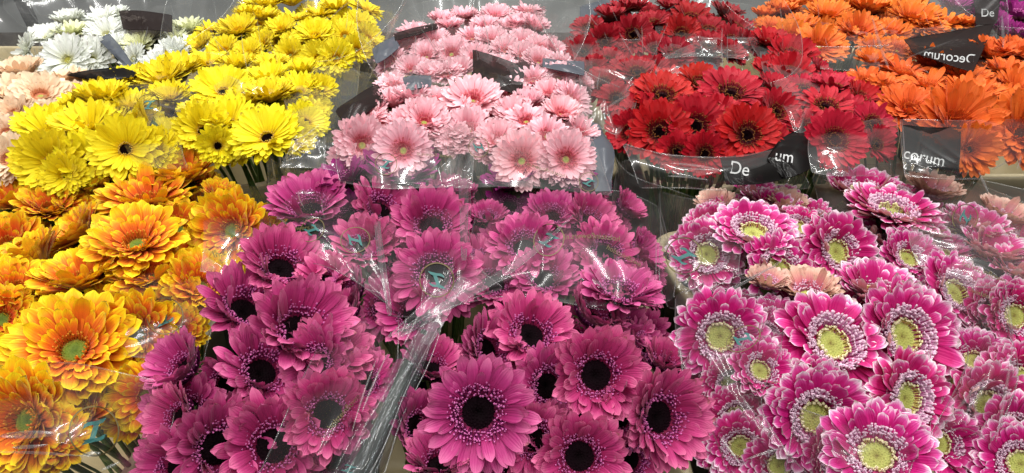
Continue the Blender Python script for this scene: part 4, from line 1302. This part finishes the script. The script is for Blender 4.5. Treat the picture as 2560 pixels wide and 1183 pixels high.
sheet(r10, [[(520, 130, .0), (620, 150, .0), (700, 140, -.02)], [(530, 190, .05), (620, 190, .06), (700, 190, .03)], [(540, 230, .05), (620, 240, .06), (690, 240, .03)]], z=.60, seed=27, folds=9, amp=.006)
r11 = sleeve_root('clear sleeve with ringed marks across the nearer left pink gerberas', B['left nearer pink bunch']['foot'])
sheet(r11, [[(850, 330, .02), (960, 340, .05), (1100, 330, .04), (1180, 260, .02)], [(840, 400, .04), (960, 400, .075), (1100, 390, .06), (1185, 360, .03)], [(850, 455, .02), (960, 470, .05), (1080, 470, .03), (1180, 470, .0)]], z=.60, seed=28, folds=6, amp=.002, low=.001, key='pk_l')
logo('pk_l', 965, 410, 28, -15)
web('pk_l', 1088, 388, 13, -4, mir=-1)
r12 = sleeve_root('clear sleeve with ringed marks across the nearer right pink gerberas', B['right nearer pink bunch']['foot'])
sheet(r12, [[(1110, 300, .0), (1200, 310, .05), (1330, 330, .04), (1470, 330, .0)], [(1120, 370, .03), (1200, 370, .07), (1330, 390, .075), (1500, 400, .03)], [(1130, 470, .02), (1220, 470, .06), (1340, 470, .065), (1530, 490, .03)]], z=.60, seed=29, folds=7, amp=.002, low=.001, key='pk_r', edges='tlr')
logo('pk_r', 1197, 368, 26, -70)
logo('pk_r', 1472, 455, 24, -30)
web('pk_r', 1365, 425, 14, -18, mir=-1)
# yellow bucket gap film
r13 = sleeve_root('clear sleeve standing in the gap between the yellow and pink gerberas', on_z(820, 420, .35))
sheet(r13, [[(665, 395, -.02), (760, 400, .0), (850, 390, -.02)], [(670, 430, .02), (760, 440, .03), (850, 440, .01)], [(675, 480, .03), (760, 490, .04), (840, 470, .03)]], z=.56, seed=30, folds=9, amp=.006)
sheet(r13, [[(740, 180, -.1), (850, 170, -.12), (960, 190, -.1)], [(760, 270, -.06), (860, 270, -.05), (950, 290, -.05)], [(780, 370, -.05), (850, 380, -.04), (900, 390, -.04)]], z=.60, seed=31, folds=14, amp=.005, low=.0025, mat=FILM_HAZY)

# red
r14 = sleeve_root('clear sleeve with dark lettered band round the red gerberas', B['red bunch behind lettered band']['foot'])
sheet(r14, [[(1555, 360, .03), (1680, 390, .05), (1820, 395, .05), (1960, 370, .03)], [(1580, 410, .02), (1690, 425, .05), (1830, 430, .05), (1990, 400, .02)], [(1600, 470, -.03), (1700, 470, -.0), (1840, 475, .0), (2030, 470, -.03)]], z=.60, seed=33, folds=8, amp=.003, low=.0015, dirs=.05)
c1 = sheet(r14, [[(1800, 398, .035), (1870, 388, .04), (1945, 365, .035)], [(1808, 430, .035), (1880, 425, .045), (1955, 405, .035)], [(1815, 465, .01), (1890, 462, .02), (1965, 445, .01)]], z=.60, seed=34, folds=4, amp=.004, mat=CARD, name='printed_panel')
c2 = sheet(r14, [[(1915, 400, .04), (1960, 345, .03), (2028, 312, .02)], [(1935, 420, .03), (1985, 385, .04), (2040, 360, .03)], [(1960, 450, .01), (2000, 440, .02), (2046, 405, .01)]], z=.60, seed=35, folds=5, amp=.005, mat=CARD, name='printed_panel')
print_on(c1, font_outline('De'), 1849, 423, 42, 46, -9, INK_WHITE, 'printed_lettering')
print_on(c2, font_outline('um'), 1961, 392, 38, 42, -8, INK_WHITE, 'printed_lettering')
sheet(r14, [[(1550, 330, .02), (1570, 250, .0), (1605, 190, -.02)], [(1540, 350, .0), (1555, 260, -.02), (1590, 195, -.04)]], z=.60, seed=36, folds=5, amp=.005, mat=FILM_HAZY)
sheet(r14, [[(1600, 205, -.03), (1690, 168, -.04), (1770, 155, -.04), (1790, 160, -.04)], [(1605, 222, -.02), (1690, 190, -.03), (1770, 178, -.03), (1795, 185, -.03)]], z=.60, seed=37, folds=2, amp=.002, mat=CARD_GREY, name='grey_band')
r15 = sleeve_root('clear sleeve over the crimson gerberas, open at the front', B['crimson bunch']['foot'])
sheet(r15, [[(2030, 300, .04), (2110, 310, .05), (2240, 290, .02)], [(2020, 370, .06), (2110, 370, .07), (2250, 360, .04)], [(2030, 430, .04), (2110, 440, .05), (2260, 440, .02)]], z=.60, seed=38, folds=7, amp=.0025, low=.0014, key='cr')
sheet(r15, [[(1900, 130, .03), (1980, 130, .04), (2060, 170, .03)], [(1910, 190, .05), (1980, 200, .06), (2050, 220, .04)], [(1960, 270, .05), (2010, 270, .06), (2040, 250, .04)], [(1985, 330, .03), (2010, 330, .03), (2030, 310, .02)]], z=.60, seed=39, folds=8, mat=FILM_HAZY, amp=.005)
r16 = sleeve_root('clear sleeve with dark card lettered corum round the deep orange gerberas', B['deep orange bunch']['foot'])
c3 = sheet(r16, [[(2256, 310, .075), (2330, 322, .09), (2403, 318, .075)], [(2258, 365, .07), (2330, 372, .085), (2400, 378, .07)], [(2259, 406, .05), (2325, 418, .06), (2395, 426, .05)]], z=.60, seed=40, folds=2, amp=.002, low=.003, mat=CARD, name='printed_panel')
print_on(c3, font_outline('corum'), 2311, 394, 40, 40, -12, INK_WHITE, 'printed_lettering')
sheet(r16, [[(2250, 300, .06), (2400, 300, .08), (2590, 300, .06)], [(2255, 380, .09), (2400, 390, .10), (2590, 380, .08)], [(2262, 440, .05), (2400, 450, .05), (2590, 440, .04)]], z=.60, seed=41, folds=7, amp=.003, low=.001)
r17 = sleeve_root('clear sleeve with dark panel of mirrored lettering behind the deep orange gerberas', on_z(2360, 150, .30))
c4 = sheet(r17, [[(2261, 97, .08), (2370, 80, .09), (2484, 60, .08)], [(2272, 115, .10), (2370, 118, .11), (2460, 118, .10)], [(2285, 135, .11), (2360, 158, .12), (2432, 180, .11)]], z=.60, seed=42, folds=3, amp=.003, mat=CARD_BROWN, name='printed_panel')
print_on(c4, font_outline('Decorum'), 2374, 142, -34, 34, -7, INK_WHITE, 'printed_lettering')
sheet(r17, [[(2170, 20, -.1), (2230, 10, -.1), (2300, 30, -.1), (2500, 10, -.1)], [(2180, 90, .0), (2240, 90, .0), (2330, 90, .0), (2490, 90, .0)], [(2200, 170, .04), (2260, 160, .04), (2350, 190, .04), (2470, 190, .04)]], z=.60, seed=43, folds=12, amp=.007)
c5 = sheet(r17, [[(2436, -10, .04), (2470, -10, .04), (2500, -10, .04)], [(2440, 60, .07), (2465, 62, .07), (2492, 60, .07)]], z=.60, seed=44, folds=1, amp=.002, mat=CARD_BROWN, name='printed_panel')
print_on(c5, font_outline('De'), 2469, 33, 28, 28, 0, INK_WHITE, 'printed_lettering')
sheet(r17, [[(2468, 166, .0), (2600, 168, .0)], [(2470, 180, .02), (2600, 184, .02)]], z=.60, seed=45, folds=1, amp=.002, mat=CARD, name='printed_panel')

# row three sleeves, standing tall behind the blooms
ROW3 = [('tall clear sleeve behind the white gerberas, with black bands', 'far white bunch', 50),
        ('tall clear sleeve behind the lemon yellow gerberas', 'far lemon yellow bunch', 51),
        ('tall creased clear sleeve behind the farther pink gerberas', 'far pink bunch', 52),
        ('tall creased clear sleeve behind the farther dark red gerberas', 'far red bunch', 53),
        ('tall clear sleeve behind the farther orange gerberas', 'far orange bunch', 54),
        ('tall clear sleeve round the purple gerberas', 'far purple bunch', 55)]
R3 = {}
for lab, bn, sd in ROW3:
    R3[bn] = cone_sleeve(lab, B[bn], .02, .20, 1.0, sd, 40)
for lab, bn, sd in (('clear cone round the stems of the left dark eyed yellow gerberas', 'left dark eyed yellow bunch', 61), ('clear cone round the stems of the crimson gerberas', 'crimson bunch', 64),
                    ('clear cone round the stems of the nearer left pink gerberas', 'left nearer pink bunch', 62), ('clear cone round the stems of the red gerberas', 'red bunch behind lettered band', 63),
                    ('clear cone round the stems of the front white tipped gerberas', 'front white tipped bunch', 65), ('clear cone round the stems of the left magenta gerberas', 'left magenta bunch', 66)):
    cone_sleeve(lab, B[bn], -.07, .0, .95, sd, 18)

rp = R3['far pink bunch']
sheet(rp, [[(970, 60, .0), (1040, 10, -.06), (1130, 0, -.06), (1190, 30, -.04)], [(960, 150, .05), (1040, 130, .06), (1120, 130, .06), (1190, 130, .04)], [(960, 230, .05), (1050, 240, .06), (1120, 230, .06), (1190, 230, .04)]], z=.60, seed=70, folds=22, amp=.007, dirs=2.1)
sheet(rp, [[(1180, 20, -.05), (1260, 0, -.06), (1380, 0, -.06), (1470, 20, -.05)], [(1190, 110, .05), (1270, 110, .06), (1370, 110, .05), (1480, 120, .02)], [(1200, 220, .05), (1280, 220, .06), (1380, 200, .05), (1470, 330, .02)]], z=.60, seed=71, folds=22, amp=.007, dirs=1.4)
for q, mt, sd in ((((1182, 124), (1312, 165), (1303, 237), (1185, 200)), CARD_BROWN, 1), (((1007, 197), (1076, 190), (1079, 217), (1020, 231)), CARD_GREY, 2), (((839, 280), (944, 211), (962, 247), (868, 322)), CARD_BROWN, 3),
                  (((985, 82), (1090, 57), (1095, 74), (989, 106)), CARD_BROWN, 4), (((930, 122), (985, 92), (1000, 120), (940, 160)), CARD_GREY, 5), (((1357, 144), (1460, 154), (1460, 192), (1357, 172)), CARD_GREY, 6)):
    (a, b, c, d) = q
    mid = lambda p, r, l: ((p[0] + r[0]) / 2, (p[1] + r[1]) / 2, l)
    sheet(rp, [[a + (.05,), mid(a, b, .06), b + (.05,)], [mid(a, d, .06), ((a[0] + c[0]) / 2, (a[1] + c[1]) / 2, .075), mid(b, c, .06)], [d + (.055,), mid(d, c, .06), c + (.055,)]], z=.60, seed=80 + sd, folds=3, amp=.003, mat=mt, name='printed_panel')
sheet(r12, [[(1440, 296, -.03), (1495, 308, -.03), (1510, 330, -.04)], [(1470, 380, .0), (1510, 370, .0), (1534, 385, -.02)], [(1488, 480, -.02), (1510, 480, -.02), (1528, 480, -.03)]], z=.60, seed=88, folds=3, amp=.004, mat=CARD_GREY, name='printed_panel')
rr_ = R3['far red bunch']
sheet(rr_, [[(1450, 14, -.05), (1500, 6, -.05), (1552, -4, -.05)], [(1450, 46, .0), (1500, 38, .0), (1552, 28, .0)]], z=.60, seed=89, folds=2, amp=.003, mat=CARD_GREY, name='printed_panel')
sheet(rr_, [[(1655, 150, .03), (1720, 115, .05), (1800, 92, .04)], [(1640, 175, .05), (1720, 155, .06), (1805, 130, .05)], [(1630, 215, .03), (1730, 190, .03), (1808, 180, .02)]], z=.60, seed=90, folds=5, amp=.003, low=.0015)
sheet(rr_, [[(1420, 90, .0), (1500, 90, .02), (1590, 100, .02), (1640, 80, .0)], [(1450, 200, .05), (1520, 190, .06), (1580, 190, .05), (1640, 150, .04)], [(1440, 340, .0), (1500, 320, .02), (1550, 330, .02), (1600, 230, .02)]], z=.60, seed=91, folds=12, amp=.005)
sheet(rr_, [[(1640, 10, -.1), (1750, 0, -.1), (1880, 10, -.1)], [(1640, 80, .0), (1750, 80, .0), (1890, 80, .0)], [(1660, 140, .04), (1760, 140, .04), (1880, 150, .04)]], z=.60, seed=92, folds=16, amp=.007)
rw = R3['far white bunch']
for q, mt, sd in ((((298, 26), (430, 38), (430, 84), (308, 72)), CARD_BROWN, 1), (((247, 100), (272, 84), (365, 192), (325, 180)), CARD_GREY, 2), (((165, 192), (300, 172), (362, 190), (250, 208)), CARD, 3), (((20, -30), (62, -30), (105, 82), (75, 82)), CARD, 4)):
    (a, b, c, d) = q
    l0 = -.1 if sd == 4 else .05
    sheet(rw, [[a + (l0,), mid(a, b, l0 + .01), b + (l0,)], [mid(a, d, l0 + .01), ((a[0] + c[0]) / 2, (a[1] + c[1]) / 2, l0 + .02), mid(b, c, l0 + .01)], [d + (l0,), mid(d, c, l0 + .01), c + (l0,)]], z=.60, seed=95 + sd, folds=3, amp=.003, mat=mt, name='printed_panel')
sheet(rw, [[(20, -20, -.1), (140, -20, -.1), (300, -20, -.1), (480, -20, -.1)], [(10, 20, -.05), (150, 20, -.05), (300, 15, -.05), (480, 15, -.05)], [(60, 70, -.02), (170, 60, -.02), (300, 50, -.02), (470, 55, -.02)]], z=.60, seed=99, folds=14, amp=.006)
ro = R3['far orange bunch']
sheet(ro, [[(1880, 20, -.1), (1990, 0, -.1), (2160, 0, -.1)], [(1870, 90, .0), (2000, 90, .0), (2180, 90, .0)], [(1900, 150, .04), (2010, 170, .04), (2200, 175, .05)]], z=.60, seed=101, folds=14, amp=.006)


# thin film tubes added on the sleeves to draw straight glint lines
def glint_creases(root, lines, z, r=.0009, lift=.06, seed=1):
    rng = random.Random(seed)
    for ln in lines:
        (x0, y0, x1, y1) = ln[:4]
        rad = ln[4] if len(ln) > 4 else r
        lf = ln[5] if len(ln) > 5 else lift
        n = 16
        path, rr = [], []
        bx, by = rng.uniform(-3, 3), rng.uniform(-3, 3)
        for k in range(n):
            t = k / (n - 1)
            w = sin(pi * t)
            path.append(on_z(x0 + (x1 - x0) * t + bx * w, y0 + (y1 - y0) * t + by * w, z, lf) - root.location)
            rr.append(rad * (.2 + .8 * w ** .6))
        m = MB()
        pp, uu = tube_pts(path, rr, 8)
        m.grid(pp, n, 8, uu, wrap=True)
        link('crease_glint_tube', m.mesh('crease_glint_tube', [FILM_EDGE]), root)


glint_creases(r17, [(2180, 40, 2222, 172, .0032, .09), (2200, 60, 2216, 90, .002, .09), (2265, 146, 2377, 103, .0016, .12), (2505, 40, 2508, 120, .003, .1), (2250, 40, 2210, 80, .001, .09)], .60)
glint_creases(rp, [(964, 121, 1033, 189, .0013), (1062, 79, 1106, 138, .0012), (956, 178, 1009, 203, .0013), (1098, 77, 1127, 200, .0012), (1143, 160, 1163, 207, .0011), (879, 0, 827, 45, .0013), (1085, 40, 1092, 100), (1010, 20, 1060, 60), (1205, 30, 1222, 120, .0018),
             (1290, 20, 1340, 80), (1300, 95, 1297, 160, .0014), (1395, 95, 1399, 150, .0014), (1360, 20, 1330, 95), (1240, 60, 1262, 130, .001), (1180, 10, 1190, 70)], .60, seed=2)
glint_creases(rr_, [(1501, 178, 1493, 223, .0014), (1548, 81, 1582, 138, .0014), (1604, 61, 1606, 134, .0012), (1807, 61, 1807, 158, .0014), (1512, 275, 1575, 235, .0018), (1690, 10, 1660, 30), (1760, 5, 1730, 20), (1830, 15, 1800, 5)], .60, seed=3)
glint_creases(r14, [(1677, 408, 1799, 424, .0014, .065), (1669, 440, 1771, 450, .0014, .04), (1570, 345, 1600, 225, .0012, .03), (1800, 425, 1690, 418, .0009, .065)], .60, seed=4)
glint_creases(r16, [(2543, 422, 2553, 389, .0016, .11), (2447, 430, 2470, 480, .0016, .09), (2256, 305, 2262, 440, .0012, .1), (2480, 425, 2530, 400, .0012, .11)], .60, seed=5)
glint_creases(rw, [(75, 0, 97, 36, .002), (59, 130, 63, 174, .0016), (442, 77, 468, 110, .0012), (120, 45, 132, 28, .0016), (100, 60, 70, 20, .001), (195, 138, 212, 160, .0012)], .60, seed=6)
glint_creases(r3, [(675, 397, 768, 462, .0020, .05), (672, 400, 762, 474, .0012, .05), (690, 540, 735, 575, .0012, .08), (745, 480, 760, 520, .0012, .08), (805, 500, 812, 545, .0008, .09)], .555, seed=7)
glint_creases(r5, [(1052, 776, 1010, 862, .0016, .115), (968, 885, 905, 1030, .0013, .12), (940, 900, 880, 1080, .0010, .12), (1015, 795, 1004, 830, .0010, .11)], .555, seed=8)
glint_creases(r1, [(0, 1090, 142, 1084, .0030, .12), (120, 1112, 30, 1118, .0014, .12), (205, 1137, 252, 1134, .0022, .10), (-10, 1130, 200, 1140, .0010, .12), (300, 1155, 250, 1176, .0014, .06)], .55, seed=9)
glint_creases(r6, [(1955, 652, 1795, 745, .0016, .075), (1640, 605, 1640, 700, .001, .05)], .55, seed=10)
glint_creases(r8, [(2512, 700, 2534, 850, .0013, .09), (2534, 850, 2490, 1105, .0012, .1), (2300, 1128, 2475, 930, .0013, .1), (2290, 655, 2385, 510, .0012, .08)], .55, seed=11)
glint_creases(r10, [(755, 345, 800, 310, .0014), (620, 165, 640, 150, .0020), (860, 150, 905, 190, .0011), (880, 60, 930, 120, .0011)], .60, seed=12)
glint_creases(r7, [(1700, 860, 1712, 960, .0011, .09), (1800, 1090, 1850, 1160, .0013, .08), (1862, 1150, 1960, 1120, .001, .09)], .55, seed=13)

rg = random.Random(21)  # more added glint tubes, scattered over the far sleeves
for rt, xa, xb, n, ya in ((rp, 975, 1440, 16, 0), (rr_, 1450, 1890, 15, 0), (r17, 1900, 2540, 14, 0), (R3['far lemon yellow bunch'], 500, 960, 12, 0), (rw, 30, 480, 8, 0)):
    ls = []
    for k in range(n):
        x, y = rg.uniform(xa, xb), ya + rg.uniform(-15, 110)
        l, a = rg.uniform(25, 110), rg.gauss(0, .38) + (x - (xa + xb) / 2) / (xb - xa) * .9
        ls.append((x, y, x + sin(a) * l * -1, y + cos(a) * l, rg.uniform(.0005, .0013), rg.uniform(.04, .09)))
    glint_creases(rt, ls, .60, seed=30 + n)
